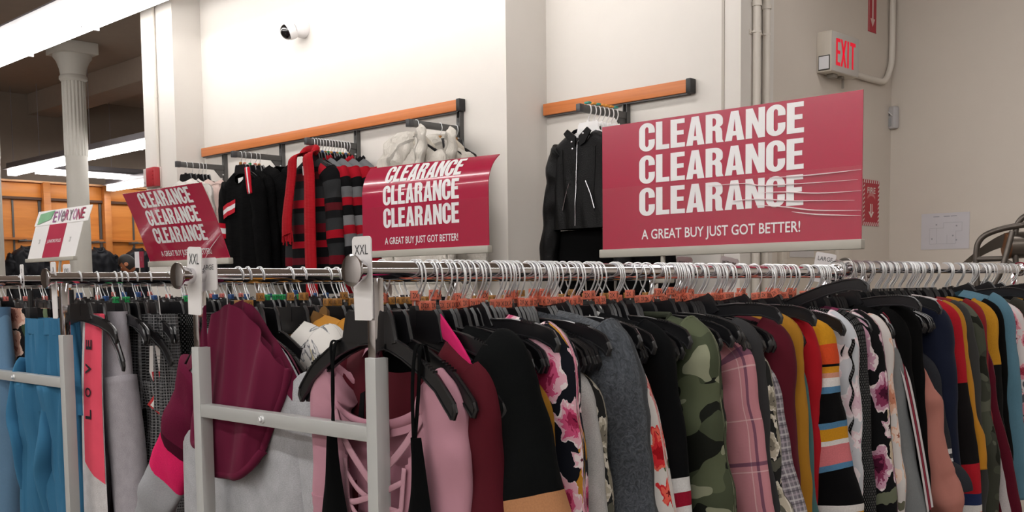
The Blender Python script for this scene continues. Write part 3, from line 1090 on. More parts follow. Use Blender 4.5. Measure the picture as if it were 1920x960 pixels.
size_tag('tiny white tag between the narrow J tag and the small XXL tag', (AL, 1.422, 1.592), 'L', w=.026, up=.050, dn=.03, ts=.012, tw=.2, rz=-.2)
size_tag('white SMALL tag standing behind the near rail below the largest sign', (BL, 2.80, 1.592), 'SMALL', w=.055, up=.045, dn=.05, ts=.012, tilt=.1, rz=.1)
size_tag('white MEDIUM tag standing behind the near rail below the largest sign', (BL, 3.05, 1.592), 'MEDIUM', w=.07, up=.047, dn=.05, ts=.013, tilt=.2)
size_tag('white LARGE tag standing behind the joint of the two racks', (BL, 3.70, 1.60), 'LARGE', w=.085, up=.062, dn=.05, ts=.016, tilt=.18)

# ------------------------------------------------------------------ hangers
ARM_D = [(0, -.100), (.04, -.104), (.10, -.125), (.17, -.165), (.205, -.20), (.215, -.212)]
ARM_F = [(0, -.090), (.04, -.093), (.12, -.106), (.185, -.124), (.208, -.138), (.215, -.15)]

def hook_mesh(mat, r=.0017, mirror=1):
    m = MB()
    pts = [(-.0185 * cos(a) * mirror, 0, .0185 * sin(a)) for a in [radians(-28 + 15 * k) for k in range(14)]]
    pts += [(.0205 * mirror, 0, -.008), (.019 * mirror, 0, -.02), (.0125 * mirror, 0, -.034), (.004 * mirror, 0, -.046), (0, 0, -.056), (0, 0, -.072)]
    m.tube(smooth(pts, 2), r, 6)
    return m.mesh('hook', mat)

def body_mesh(arm, mat, plaque=True, notches=True):
    m = MB()
    th = .024
    top = [(x, pw(x, arm)) for x in [.0, .03, .06, .09, .12, .15, .175, .195, .208, .215]]
    low = [(x * .985, pw(x, arm) - th * (1 if x < .19 else 1.1)) for x in [.0, .03, .06, .09, .12, .15, .175, .195, .206, .213]]
    poly = [(-x, z) for x, z in reversed(top[1:])] + top + list(reversed(low)) + [(-x, z) for x, z in low[1:]]
    m.prism(poly, -.0014, .0014)
    full_t = [(-x, 0, z) for x, z in reversed(top[1:])] + [(x, 0, z) for x, z in top]
    full_l = [(-x, 0, z) for x, z in reversed(low[1:])] + [(x, 0, z) for x, z in low]
    for p in (full_t, full_l):
        m.tube(p, .0042, 6, flat=(.55, 1.15), up=(0, 0, 1))
    for s in (-1, 1):
        m.tube([(s * .214, 0, top[-1][1]), (s * .218, 0, (top[-1][1] + low[-1][1]) / 2), (s * .212, 0, low[-1][1])], .0042, 6)
        if notches:
            for k in range(5):
                x = .145 + .006 * k
                m.box((s * x - .0012, -.005, pw(x, arm) - .001), (s * x + .0012, .005, pw(x, arm) + .0035))
    if plaque:
        z1 = -.068
        z0 = arm[0][1] - .022
        m.prism([(-.052, z1), (.052, z1), (.058, z1 - .006), (.070, z0 + .004), (.066, z0), (-.066, z0), (-.070, z0 + .004), (-.058, z1 - .006)], -.0045, .0045)
        for sg in (-1, 1):
            m.tube([(sg * .052, 0, z1), (sg * .060, 0, z1 - .01), (sg * .071, 0, z0 + .002)], .0055, 6)
    m.prism([(-.006, -.06), (.006, -.06), (.009, -.07), (.009, -.1), (-.009, -.1), (-.009, -.07)], -.0055, .0055)
    return m.mesh('hanger_body', mat, 30)

def clip_mesh(mat, body='2X'):
    m = MB()
    m.box((-.0088, -.0068, -.068), (.0088, .0068, -.051), bev=.0008)
    add_text(m, body, -.0055, -.064, .011, .009, lambda u, v: (u, -.0071, v), mi=1)
    add_text(m, body, -.005, -.064, .010, .009, lambda u, v: (.0091, u, v), mi=1)
    return m.mesh('size_clip', [mat, M_INK])

def attach(mesh, name, parent, loc=(0, 0, 0), rot=(0, 0, 0)):
    o = bpy.data.objects.new(name, mesh)
    COL.objects.link(o)
    o.parent = parent
    o.location = loc
    o.rotation_euler = rot
    return o

HK = hook_mesh(M_WIRE)
HKM = hook_mesh(M_WIRE, mirror=-1)
BD_D, BD_F = body_mesh(ARM_D, M_HANGER), body_mesh(ARM_F, M_HANGER)
BD_T = body_mesh(ARM_F, M_HANGER, plaque=False)
CLIPS = {k: clip_mesh(plain(h, .5, name='size_clip_plastic', var=.03), t) for k, h, t in
         (('orange', '#e57a60', '2X'), ('tan', '#b07a35', 'XL'), ('green', '#1fa55a', 'M'), ('blue', '#2f5d9c', 'S'), ('pink', '#d8776f', 'L'), ('teal', '#3c9486', 'S'), ('amber', '#e59a3c', 'M'))}

def hanger(name, loc, label, group, hook, body, clip=None, rz=0, ry=0, cz=0, crot=0, white=False):
    t = empty(name, loc, label, 'hanger', group, rz=rz)
    t.rotation_euler = (0, ry, rz)
    attach(hook, 'hook', t)
    attach(body, 'body', t)
    if clip:
        attach(CLIPS[clip], 'size_clip', t, (0, 0, cz), (0, 0, crot))
    return t

rng = random.Random(7)
def fill_rail(n, x, y0, y1, z, label, group, hook, bodies, clip, jit=.10, clipp=1.0, base=0.0, lift=0.0):
    ys = sorted(y0 + (y1 - y0) * (k + rng.uniform(-.4, .4)) / max(1, n - 1) for k in range(n))
    for y in ys:
        c = clip if rng.random() < clipp else None
        up = rng.random() < .3
        hanger('clothes_hanger', (x, y, z), label, group, hook, rng.choice(bodies), c, base + rng.uniform(-jit, jit), rng.uniform(-.02, .03) + lift,
               .012 if up else 0, rng.uniform(-.5, .5) if up else rng.uniform(-.12, .12))

# ------------------------------------------------------------------ garments
def garment(name, label, cat, x, y, mat, z=RZ, arm=ARM_F, group=None, rz=0.0, ry=0.0, w=.212, hw=.235, hem=-.72, th=.03, nw=.085, fd=.06, bd=.012,
            lift=.007, fold=.010, seed=0, sl=None, smat=None, neck=None, nu=32, nv=22, drop=.012, hole=None, fn=None, lean=0.0, sides=(-1, 1), neckr=.006, inner=True, puff=0.0):
    """a top on a hanger: two cloth sheets over the hanger arms, closed along the shoulders and sides, open at the neck; sleeves are parts"""
    sd = Vector((seed * 3.7, seed * 1.3, seed * 2.1))
    def topz(ax):
        zz = pw(ax, arm) + lift
        if ax > w - .03:
            zz -= drop * ((ax - w + .03) / .03) ** 2
        return zz
    def P(s, t, side):
        e = sst(0, 1, t)
        ax0 = abs(s) * w
        zs = topz(ax0)
        open_ = 0.0
        if ax0 < nw:
            k = sqrt(max(0, 1 - (ax0 / nw) ** 2))
            zs = topz(nw) - (fd if side < 0 else bd) * k ** .8 + (topz(0) - topz(nw)) * 0
            open_ = k
        xx = s * lerp(w, hw - .03, e)
        zz = lerp(zs, hem, t)
        prof = max(0.0, 1 - abs(s) ** 3.2) ** .5
        T = th * sqrt(min(1, t / .06)) * prof * (1 + .25 * t)
        T = max(T, .028 * open_ * min(1, 1))
        yy = side * T
        f = fold * min(1, t * 2.2) * prof
        q = Vector((xx * 14, side * 1.7, zz * 1.6)) + sd
        rg = 1 - 2.4 * abs(noise.noise(Vector((xx * 11 + zz * 3, side, zz * 3.2 - xx * 4)) + sd))
        yy += side * f * (noise.noise(q) * 1.5 + .55 * rg) + f * noise.noise(Vector((xx * 7, 3.3, zz * 2.2)) + sd)
        yy += lean * t
        if puff:
            xx *= 1 + puff * noise.noise(Vector((zz * 6, s, 5)) + sd)
        v = Vector((xx, yy, zz))
        return fn(v, s, t, side) if fn else v
    m = MB()
    for side in (-1, 1):
        def PP(i, j, side=side):
            return P(-1 + 2 * i / nu, j / nv, side)
        m.grid(PP, nu, nv, lambda i, j: (PP(i, j)[0], -PP(i, j)[2]), skip=(lambda i, j: hole(-1 + 2 * (i + .5) / nu, (j + .5) / nv)) if (hole and side < 0) else None)
    o = m.build(name, mat, sharp=180)
    o.location = (x, y, z)
    o.rotation_euler = (0, ry, rz)
    tag(o, label, cat, group)
    if sl:
        d = dict(L=.55, r=.056, re=.04, out=.05, flat=.55, bend=0, y=0, n=28, wav=.006, cuff=None, cuffL=.05, tw=0)
        d.update(sl)
        for s in sides:
            zt = topz(w)
            r0 = d['r']
            xs = w - r0 * .42
            a0 = Vector((s * (xs - .035), 0, topz(max(0, xs - .035)) - r0 * .80))
            pts = [a0, Vector((s * (xs - .006), 0, topz(xs) - r0 * .96)), Vector((s * (xs + d['out'] * .16), d['y'] * .2 + lean * .1, zt - .115)),
                   Vector((s * (xs + d['out'] * .55), d['y'] * .5 + lean * .3, zt - .27)), Vector((s * (xs + d['out']), d['y'] * .8 + lean * .6, zt - .27 - (d['L'] - .27) * .5)),
                   Vector((s * (xs + d['out'] * 1.1 - d['bend'] * .5), d['y'] + lean, zt - d['L']))]
            pp = smooth(pts, 9)
            k = len(pp)
            rr = [lerp(d['r'], d['re'], (i / (k - 1)) ** .8) * (1 + .9 * d['wav'] / .006 * .05 * noise.noise(Vector((i * .33, s, 1)) + sd)) for i in range(k)]
            if d['tw']:
                rr = [r * (1 + d['tw'] * max(0, sin(pi * (i / (k - 1)) ** 1.5))) for i, r in enumerate(rr)]
            sm = MB()
            sm.tube(pp, rr, d['n'], flat=(1, d['flat']), up=(s * .6, 0, .8))
            # crumple
            def crease(v):
                v = Vector(v)
                g = Vector((v.x * 16 + v.z * 5, v.y * 16, v.z * 6 - v.x * 6)) + sd
                r = 1 - 2.2 * abs(noise.noise(g))
                return v + Vector((noise.noise(v * 9 + sd) + .4 * r, noise.noise(v * 11 + sd + Vector((4, 4, 4))) * 1.2 - .55 * r, 0)) * d['wav'] * 1.25
            sm.v = [tuple(crease(v)) for v in sm.v]
            q = sm.build('sleeve', (smat[0 if s < 0 else 1] if isinstance(smat, tuple) else smat) or mat, o, sharp=180)
            if d['cuff']:
                c = MB()
                p1 = pp[-1]
                dr = (pp[-1] - pp[-2]).normalized()
                c.tube([p1 - dr * .004, p1 + dr * .008, p1 + dr * d['cuffL'], p1 + dr * (d['cuffL'] + .004)], [rr[-1] * .98, rr[-1] * .86, rr[-1] * .84, rr[-1] * .7], d['n'], flat=(1, d['flat']), up=(s * .6, 0, .8))
                c.build('cuff', d['cuff'], q, sharp=60)
    if neck:
        nm = MB()
        K = 20
        for side in (-1, 1):
            nm.tube([P((-nw + 2 * nw * i / K) / w, 0, side) + Vector((0, side * .001, 0)) for i in range(K + 1)], neckr, 8, flat=(1.0, .5), up=(0, 0, 1))
        nm.build('neckband', neck, o, sharp=60)
    o['_p'] = 0
    del o['_p']
    o_P[o.name] = P
    return o
o_P = {}

def ribbon(m, pts, wd, th=.0015, up=(0, -1, 0), mi=0, n=5):
    """flat band through pts; wide across, thin along up"""
    p = smooth(pts, n)
    m.tube(p, wd / 2, 8, flat=(th * 2 / wd, 1), up=up, mi=mi)
    return m

def pants(name, label, cat, x, y, z, mat, top=-.12, wv=.17, L=.95, th=.03, leg=.075, hemw=.06, rz=0, seed=0, waist=None, group=None, gather=0.0, spread=.0, flatf=.5):
    sd = Vector((seed * 2.3, seed, seed * 4.1))
    m = MB()
    N, K = 72, 24
    def P(i, j):
        a = 2 * pi * i / N
        t = j / K
        hh = -.26 * t
        ww = lerp(wv, wv * 1.18, t)
        tt = lerp(th, th * 1.3, t)
        f = gather * (noise.noise(Vector((cos(a) * 9, sin(a) * 4, hh * 1.5)) + sd) + .35 * sin(cos(a) * 34 + 2 * noise.noise(Vector((hh * 5, 1, 2)) + sd)))
        return Vector((cos(a) * ww + f * .3, sin(a) * (tt + f * .6), top + hh))
    m.grid(P, N, K, lambda i, j: (i / N * .7, -P(i, j)[2]))
    ob = m.build(name, mat, sharp=180)
    ob.location = (x, y, z)
    ob.rotation_euler = (0, 0, rz)
    tag(ob, label, cat, group)
    for s in (-1, 1):
        lm = MB()
        c0 = wv * .56
        pts = smooth([(s * c0, 0, top - .18), (s * (c0 + spread * .3), .004, top - .4), (s * (c0 + spread * .7), 0, top - .65), (s * (c0 + spread), .004, top - L)], 7)
        k = len(pts)
        rr = [lerp(leg * 1.05, hemw, (i / (k - 1))) for i in range(k)]
        lm.tube(pts, rr, 40, flat=(1, flatf), up=(1, 0, 0))
        if gather:
            lm.v = [(v[0], v[1] + gather * .2 * sin(v[0] * 160 + 3 * noise.noise(Vector((v[0] * 4, 0, v[2] * 4)) + sd)), v[2]) for v in lm.v]
        lm.v = [tuple(Vector(v) + Vector((noise.noise(Vector(v) * 8 + sd) * .008, noise.noise(Vector((v[0] * 14, v[1] * 6, v[2] * 5)) + sd) * (.006 + gather * .6), 0))) for v in lm.v]
        lm.build('leg', mat, ob, sharp=180)
    if waist:
        b = MB()
        def Q(i, j):
            a = 2 * pi * i / N
            f = .004 * sin(a * 22) if gather else 0
            return Vector((cos(a) * (wv + .002), sin(a) * (th + .003 + f), top + .004 - .045 * j))
        b.grid(Q, N * 1, 1, lambda i, j: (i / N * .7, -Q(i, j)[2]))
        b.build('waistband', waist, ob, sharp=180)
    return ob

# ------------------------------------------------------------------ fabrics with patterns
J = lambda h: cloth(h)
F_NAVYFLOR = floral('#14161f', ['#a02a52', '#d85a86', '#eab6c6', '#f2e4e6'], '#5a5a48', 8.5, .46, 7, .3, '#5a1030')
F_ROSES = floral('#d9d5d2', ['#a81420', '#d83038', '#ee6a5a'], '#3c4a34', 7, .3, 5, .16, '#6a0a14', mixleaf='#5a6a44')
F_BLACKFLOR = floral('#121214', ['#4a1630', '#8a3a5c', '#c99ab0', '#e6d8da'], '#6a6f5c', 6.5, .42, 5, .26, '#2a0a1a', mixleaf='#c9b8a0')
F_PEACHFLOR = floral('#161416', ['#a8685a', '#d6a08c', '#eccab8'], '#3a4a34', 7, .4, 6, .2, '#7a3a34', mixleaf='#7a8a6a')
F_SHEER = floral('#c9cdd4', ['#d8b8c6', '#e8d3da', '#efe6ea'], '#b8bcb8', 6, .36, 6, .1, '#c79ab0', mixleaf='#c9c9c9')
F_REDPINK = floral('#1a1216', ['#8a1424', '#c82c48', '#e07a92'], '#5a1a24', 14, .45, 6, .3, '#4a0812', mixleaf='#d8b8a8')
F_GREYFLOR = floral('#262626', ['#7a7468', '#b5ad9c', '#d8d2c6'], '#5a5a50', 12, .42, 5, .3, '#3a3630', mixleaf='#8a8474')
F_PRINTW = floral('#dcdad6', ['#3a3c40', '#7a7c80', '#c7c7c7'], '#5a5c60', 9, .2, 3, .12, '#26282c', mixleaf='#b9b090')
F_PLAIDPINK = floral('#d8d0d0', ['#a8384c', '#d88a98', '#e8c8cc'], '#5a5a60', 12, .4, 5, .3, '#6a2030', mixleaf='#8a8a90')
F_CAMO = camo(['#4a513f', '#20221e', '#5c634d', '#949780'], 8)
F_CAMO2 = camo(['#3d3f37', '#24251f', '#4a4d42', '#5a5c50'], 7)
F_PINKPLAID = plaid('#c98a94', [(.03, .008, '#5a3a58', .75), (.046, .0025, '#e8c8cc', .6), (.15, .0025, '#e8c8cc', .6)], .21)
F_TWEED = plaid('#7d7880', [(.004, .004, '#c9c5c8', .6), (.012, .003, '#4a464e', .6), (.02, .004, '#b5a9b2', .5)], .028)
F_BWPLAID = plaid('#1d1d1f', [(.004, .004, '#6a6a6c', .7), (.012, .003, '#8e8e90', .6)], .016)
F_VARS = stripes([(0, '#101113'), (.292, '#e2e2e2'), (.318, '#9c1c34'), (.347, '#e2e2e2'), (.374, '#101113')], 1, .7, kind='jersey', off=.03)
F_MULTI = stripes([(0, '#5a8ab0'), (.014, '#d99a28'), (.03, '#e2552e'), (.072, '#0f0f11'), (.076, '#dd9a2c'), (.09, '#dfa08a'), (.102, '#e8e4e2'), (.122, '#5a8ab0'), (.136, '#0f0f11'),
                   (.20, '#5a8ab0'), (.214, '#d99a28'), (.242, '#e8e4e2'), (.252, '#d87a80'), (.30, '#5a8ab0'), (.314, '#0f0f11'), (.385, '#e8e4e2'), (.397, '#d99a28'), (.43, '#0f0f11')], 1, .72, off=-.145)
F_MULTI2 = stripes([(0, '#d99a28'), (.012, '#e2552e'), (.05, '#0f0f11'), (.054, '#dd9a2c'), (.068, '#dfa08a'), (.08, '#e8e4e2'), (.1, '#5a8ab0'), (.114, '#0f0f11'),
                   (.18, '#5a8ab0'), (.194, '#d99a28'), (.222, '#e8e4e2'), (.232, '#d87a80'), (.28, '#5a8ab0'), (.294, '#0f0f11'), (.365, '#e8e4e2'), (.377, '#d99a28'), (.41, '#0f0f11')], 1, .72, off=-.03)
F_CARD = stripes([(0, '#121214'), (.06, '#333436'), (.16, '#121214'), (.19, '#5a1a20'), (.235, '#1d1d1f'), (.28, '#333436'), (.35, '#a01424'), (.40, '#121214'), (.43, '#2c2d2f'), (.50, '#6a1420'), (.55, '#121214'),
                  (.60, '#a01424'), (.64, '#121214'), (.70, '#5a1420'), (.74, '#121214')], 1, .95)
F_CARD2 = stripes([(0, '#a01424'), (.05, '#121214'), (.10, '#6c6d70'), (.16, '#a01424'), (.21, '#121214'), (.27, '#7a7b7e'), (.33, '#a01424'), (.38, '#6c6d70'), (.45, '#121214'), (.52, '#a01424'), (.57, '#6c6d70'), (.64, '#121214'), (.7, '#a01424')], 1, .95)
F_RAGLAN = stripes([(0, '#6d1d3c'), (.17, '#4a1228'), (.20, '#f02c6e'), (.30, '#a9abb0')], 1, .8, off=0)
F_TRACK = J('#0f0f10')
F_BLOCK = stripes([(0, '#b5222e'), (.20, '#1a1718'), (.42, '#b5222e'), (.50, '#2c3860'), (.53, '#e9e6e4'), (.55, '#ee7a5a'), (.58, '#b5222e')], 1, .8, kind='jersey')
F_MUSTBLK = stripes([(0, '#c9912c'), (.16, '#171717')], 1, .8, kind='jersey')
F_SWEAT = stripes([(0, '#0b0b0c'), (.272, '#b8162a'), (.305, '#e2dfe2'), (.338, '#b8162a'), (.372, '#0b0b0c')], 1, .9, off=.03)
F_BELL = stripes([(0, '#0e1011'), (.255, '#c78f66'), (.315, '#151718'), (.335, '#c78f66'), (.40, '#151718'), (.415, '#c78f66')], 1, .7, kind='jersey', off=.02)
F_PUFF = stripes([(0, '#e2552e'), (.04, '#dd9a2c'), (.055, '#e8e4e2'), (.075, '#5a8ab0'), (.09, '#0f0f10')], 1, .7)
HEATHER = cloth('#b4b6bb', 'heather')
MAROON = J('#6d1d3c')
# ------------------------------------------------------------------ hangers along the rails
OR_L, OR_G = 'black hanger with orange size clip in the row on the nearest rail', 'hangers with orange size clips on the nearest rail'
RAIL_BR = True
TN_L, TN_G = 'black hanger with tan size clip on the nearest rack\'s left rail', 'hangers with tan size clips on the left rail'
for y in (1.203, 1.226, 1.255, 1.33, 1.365, 1.43, 1.455, 1.475, 1.49, 1.51, 1.535, 1.555, 1.585, 1.61, 1.64):
    up = y in (1.255, 1.33, 1.365, 1.475)
    hanger('clothes_hanger', (BL, y, RZ), TN_L, TN_G, HKM, rng.choice([BD_D, BD_D, BD_F]), 'tan', rng.uniform(-.12, .12), rng.uniform(-.02, .02), .014 if up else 0, rng.uniform(-.5, .5) if up else 0)
fill_rail(18, BL, 1.68, 2.6, RZ, TN_L, TN_G, HKM, [BD_D, BD_F], 'tan')
fill_rail(6, BR, 2.80, 3.35, 1.592, 'black hanger with a plain bright hook on the rail of the second rack', 'hangers without clips on the second rack', HK, [BD_F, BD_F, BD_T], 'orange', clipp=.05)
fill_rail(10, BR, 3.66, 4.02, 1.592, 'black hanger with a plain bright hook on the rail of the second rack', 'hangers without clips on the second rack', HK, [BD_F, BD_T], None)
GR_L, GR_G = 'black hanger with green size clip on the leftmost visible rack', 'hangers with green size clips on the left rack'
for y in (1.345, 1.375, 1.555, 1.61, 1.83, 1.86, 1.885, 1.95):
    hanger('clothes_hanger', (AR, y, 1.585), GR_L, GR_G, HKM, rng.choice([BD_D, BD_F]), 'green', rng.uniform(-.2, .2), 0)
DK_L, DK_G = 'black hanger crowded on the racks behind the left rails', 'hangers crowded on the left racks'
fill_rail(26, AR, 1.25, 2.56, 1.585, DK_L, DK_G, HKM, [BD_D, BD_F], None, jit=.2)
fill_rail(16, AL, 1.3, 2.56, 1.585, DK_L, DK_G, HKM, [BD_D, BD_F], None, jit=.2)
BU_L, BU_G = 'black hanger with blue size clip on the rack behind the left rails', 'hangers with blue size clips'
fill_rail(16, AL, 1.5, 2.55, 1.585, BU_L, BU_G, HKM, [BD_D], 'blue', jit=.2)
PK_L, PK_G = 'black hanger with pink size clip on the far left rack', 'hangers with pink size clips'
fill_rail(18, CR, 1.5, 2.6, 1.585, PK_L, PK_G, HKM, [BD_D], 'pink', jit=.2)
fill_rail(18, CL, 1.5, 2.6, 1.585, DK_L, DK_G, HKM, [BD_D], None, jit=.2)
fill_rail(14, DR, 1.5, 2.55, 1.585, DK_L, DK_G, HKM, [BD_D], None, jit=.2)
# droopier front hangers of the nearest rail
hanger('clothes_hanger', (BR - .035, 1.125, RZ), 'frontmost black hanger of the nearest rail, with black straps over its arms', None, HK, BD_D, 'orange', -.02, .0)
hanger('clothes_hanger', (BR - .03, 1.150, RZ), 'second black hanger of the nearest rail, holding the pink lace-up top', None, HK, BD_D, 'orange', .05, .0, .014, .6)

# ------------------------------------------------------------------ clothes on the nearest rail
def sh(L=.52, **k):
    return dict(L=L, **k)

# pink lace-up top
def keyhole(s, t):
    x = s * .22
    z = -.27 - .50 * t if False else None
    return False
def pink_top():
    arm = ARM_D
    def hole(s, t):
        x = abs(s) * .19
        return t > .05 and x < pw(t, [(.05, .115), (.2, .085), (.75, .06), (.76, 0)]) and t < .75
    o = garment('lace_up_blouse', 'dusty pink top with criss-cross lacing down the front, at the end of the nearest rail', 'top', BR - .038, 1.158, J('#c692a2'), arm=arm, w=.178, hw=.185,
                hem=-.72, nw=.145, fd=.09, bd=.03, lift=-.022, th=.024, nu=56, nv=44, hole=hole, sl=sh(.20, r=.05, re=.05, out=.004, flat=.5, wav=.006), neck=J('#c08a9b'), neckr=.010, seed=3)
    P = o_P[o.name]
    back = MB()
    back.grid(lambda i, j: P((-.62 + 1.24 * i / 16), .03 + .78 * j / 16, -1) + Vector((0, .022, 0)), 16, 16)
    back.build('placket', J('#b98294'), o, sharp=180)
    m = MB()
    def pt(x, t, off=.004):
        return P(x / .19, t, -1) - Vector((0, off, 0))
    # V edge and placket edges
    for s in (-1, 1):
        ribbon(m, [pt(s * .15, .0), pt(s * .115, .05), pt(s * .07, .12), pt(0, .215)], .016)
        ribbon(m, [pt(s * .09, .17), pt(s * .085, .3), pt(s * .072, .55), pt(s * .06, .76)], .012)
        for k in range(6):
            t0 = .22 + .1 * k
            ribbon(m, [pt(s * .085, t0, .004), pt(s * .03, t0 + .035, .007 + .002 * s), pt(-s * .03, t0 + .075, .007 + .002 * s), pt(-s * .078, t0 + .105, .004)], .011)
    m.build('lacing', J('#c99aa8'), o, sharp=180)
    tg = MB()
    a = P(-.22, .0, 1)
    tg.prism([(-.062, -.215), (-.05, -.21), (-.056, -.262), (-.07, -.262)], -.006, -.004)
    tg.build('neck_label', J('#1a1a1c'), o)
    w = MB()
    w.prism([(.0, -.205), (.05, -.212), (.05, -.222), (.0, -.218)], .012, .014)
    w.build('care_label', J('#e6e4e4'), o)
    return o
pink_top()

def camisole():
    arm = ARM_D
    o = empty('camisole', (BR - .014, 1.125, RZ), 'black strappy camisole hanging in front of the pink lace-up top', 'camisole')
    for s in (-1, 1):
        m = MB()
        x = .108
        def P(i, j):
            t = j / 20
            zt = -.27 - .53 * t
            xi = lerp(.104, .0, sst(0, .9, t))
            xo = lerp(.122, .185, min(1, t * 1.6))
            u = i / 14
            xx = lerp(xi, xo, u)
            return Vector((s * xx, -.012 - .014 * sin(pi * u) + .007 * noise.noise(Vector((xx * 30, s, zt * 3))) * (t + .2), zt))
        m.grid(P, 14, 20, lambda i, j: (P(i, j)[0], -P(i, j)[2]))
        m.build('cup_panel', J('#0d0e0f'), o, sharp=180)
        r = MB()
        for dx, yo in ((0, -.03), (.012, .018)):
            zt = pw(x, arm)
            ribbon(r, [(s * (x + dx), .009, zt - .02), (s * (x + dx), .002, zt + .007), (s * (x + dx), -.009, zt), (s * (x + dx * .6), -.012 + yo * .15, zt - .06), (s * (x + dx * .3), -.016, -.275)], .009, up=(0, -1, 0))
        r.build('strap', J('#0d0e0f'), o, sharp=180)
    b = MB()
    def B(i, j):
        a = i / 24
        return Vector((lerp(-.215, .215, a), .012 + .006 * sin(a * 40) , lerp(-.45, -.8, j / 8)))
    b.grid(B, 24, 8)
    b.build('back_panel', J('#131415'), o, sharp=180)
camisole()

G = garment
G('blouse', 'dark red blouse behind the pink lace-up top', 'top', BR - .02, 1.195, J('#561521'), arm=ARM_D, lift=0.010, w=.205, hw=.24, sl=sh(.56, out=.03, r=.052, re=.05), th=.022, seed=5, fold=.014, nw=.1)
def hot_pink():
    o = empty('halter', (BR, 1.20, RZ), 'hot pink strap top showing behind the second hanger', 'top')
    m = MB()
    for s in (-1, 1):
        ribbon(m, [(s * .055, 0, -.086), (s * .075, -.004, -.10), (s * .12, -.006, -.145), (s * .15, -.004, -.20), (s * .16, 0, -.3)], .03, .002)
    m.build('strap', J('#e02a72'), o, sharp=180)
    b = MB()
    b.grid(lambda i, j: Vector((lerp(-.2, .2, i / 20), .008 * sin(i * 1.7), lerp(-.28, -.6, j / 6))), 20, 6)
    b.build('bodice', J('#d02a6a'), o, sharp=180)
hot_pink()
G('bell_sleeve_blouse', 'black top with tan and black striped bell cuffs', 'top', BR, 1.232, J('#0e1011'), lift=0.008, w=.205, hw=.25, sl=sh(.5, out=.10, r=.062, re=.075, flat=.5, tw=.2), smat=F_BELL, th=.028, seed=6)
G('strappy_blouse', 'red and pink flowered strappy top squeezed beside the black bell-sleeve top', 'top', BR, 1.268, F_REDPINK, lift=-0.085, w=.19, hw=.235, th=.018, seed=8, sl=sh(.3, out=.03, r=.04, re=.03), neck=J('#b01828'), nw=.14, fd=.09)
G('sweater', 'mustard sweater next to the navy flowered cardigan', 'sweater', BR, 1.30, J('#a5762a'), lift=-0.065, w=.2, hw=.24, th=.024, seed=9, sl=sh(.56, out=.05, r=.055, re=.045))
G('cardigan', 'navy cardigan with large pink and white flowers', 'cardigan', BR, 1.352, F_NAVYFLOR, lift=0.022, w=.22, hw=.265, th=.034, seed=10, sl=sh(.56, out=.045, r=.062, re=.052, flat=.62), nw=.07, fold=.012, rz=-.1)
G('sweater', 'pale grey sweater between the navy flowered cardigan and the fleece jacket', 'sweater', BR, 1.405, cloth('#b5b4b3', 'heather'), lift=-0.060, w=.205, hw=.24, th=.02, seed=11, sl=sh(.56, out=.06, r=.05, re=.042))
G('striped_shirt', 'black and white striped top peeking out beside the fleece jacket', 'top', BR, 1.43, F_GREYFLOR, lift=-0.070, w=.205, hw=.24, th=.014, seed=12, sl=sh(.5, out=.05, r=.04, re=.036))
def fleece():
    m = cloth('#50555c', 'fleece')
    o = G('fleece_jacket', 'dark grey heathered fleece jacket with a soft draped collar', 'jacket', BR, 1.49, m, lift=0.024, w=.225, hw=.275, th=.042, seed=13, sl=sh(.5, out=.07, r=.068, re=.058, flat=.62, wav=.01), nw=.06, fd=.05, fold=.02)
    c = MB()
    def P(i, j):
        a = -.13 + .34 * i / 20
        k = j / 8
        return Vector((a, -.03 - .018 * sin(pi * k) + .006 * noise.noise(Vector((a * 20, k * 3, 2))), pw(abs(a), ARM_F) + .018 - .16 * k * (1 - .2 * (i / 20))))
    c.grid(P, 20, 8, lambda i, j: (P(i, j)[0], -P(i, j)[2]))
    c.build('collar', m, o, sharp=180)
    MB().prism([(.24, -.52), (.30, -.52), (.30, -.60), (.24, -.60)], -.05, -.046).build('price_tag', plain('#dad8d4', .6), o)
fleece()
G('blouse', 'fine grey and white striped blouse edge beside the fleece jacket', 'top', BR, 1.525, stripes([(0, '#d8d4d4'), (.004, '#6a5a64')], 1, period=.008), lift=-0.070, w=.20, hw=.24, th=.014, seed=14, sl=sh(.45, out=.05, r=.045, re=.04))
G('blouse', 'white blouse with red roses', 'top', BR, 1.548, F_ROSES, lift=-0.045, w=.205, hw=.25, th=.022, seed=15, sl=sh(.5, out=.07, r=.05, re=.06, flat=.6, tw=.25), neck=J('#3a3d36'))
def varsity():
    o = G('varsity_sweater', 'black sweater with white collar and white and red sleeve bands', 'sweater', BR, 1.615, J('#101113'), lift=0.016, w=.215, hw=.26, th=.034, seed=16, sl=sh(.52, out=.06, r=.06, re=.05, flat=.6), smat=F_VARS, neck=J('#e8e8e8'), neckr=.014, nw=.06)
varsity()
G('blouse', 'pale mint blouse showing a thin edge beside the camouflage top', 'top', BR, 1.665, J('#a9b8b0'), lift=-0.085, w=.2, hw=.235, th=.012, seed=17, sl=sh(.4, out=.04, r=.04, re=.035))
G('camouflage_shirt', 'green camouflage top with wide neck on the nearest rail', 'top', BR, 1.745, F_CAMO, lift=0.022, w=.226, hw=.275, th=.058, seed=18, nw=.14, fd=.10, bd=.0, sl=sh(.56, out=.04, r=.07, re=.06, flat=.7, wav=.01), fold=.022, neck=J('#3b4033'))
G('plaid_shirt', 'dusty pink plaid shirt right of the camouflage top', 'shirt', BR, 1.90, F_PINKPLAID, lift=-0.020, w=.212, hw=.24, th=.026, seed=19, sl=sh(.6, out=.06, r=.056, re=.048, flat=.6))
G('hooded_pullover', 'charcoal hooded top behind the pink plaid shirt', 'top', BR, 1.945, J('#3a3a3c'), lift=0.009, w=.205, hw=.24, th=.016, seed=20, sl=sh(.5, out=.05, r=.045, re=.04))
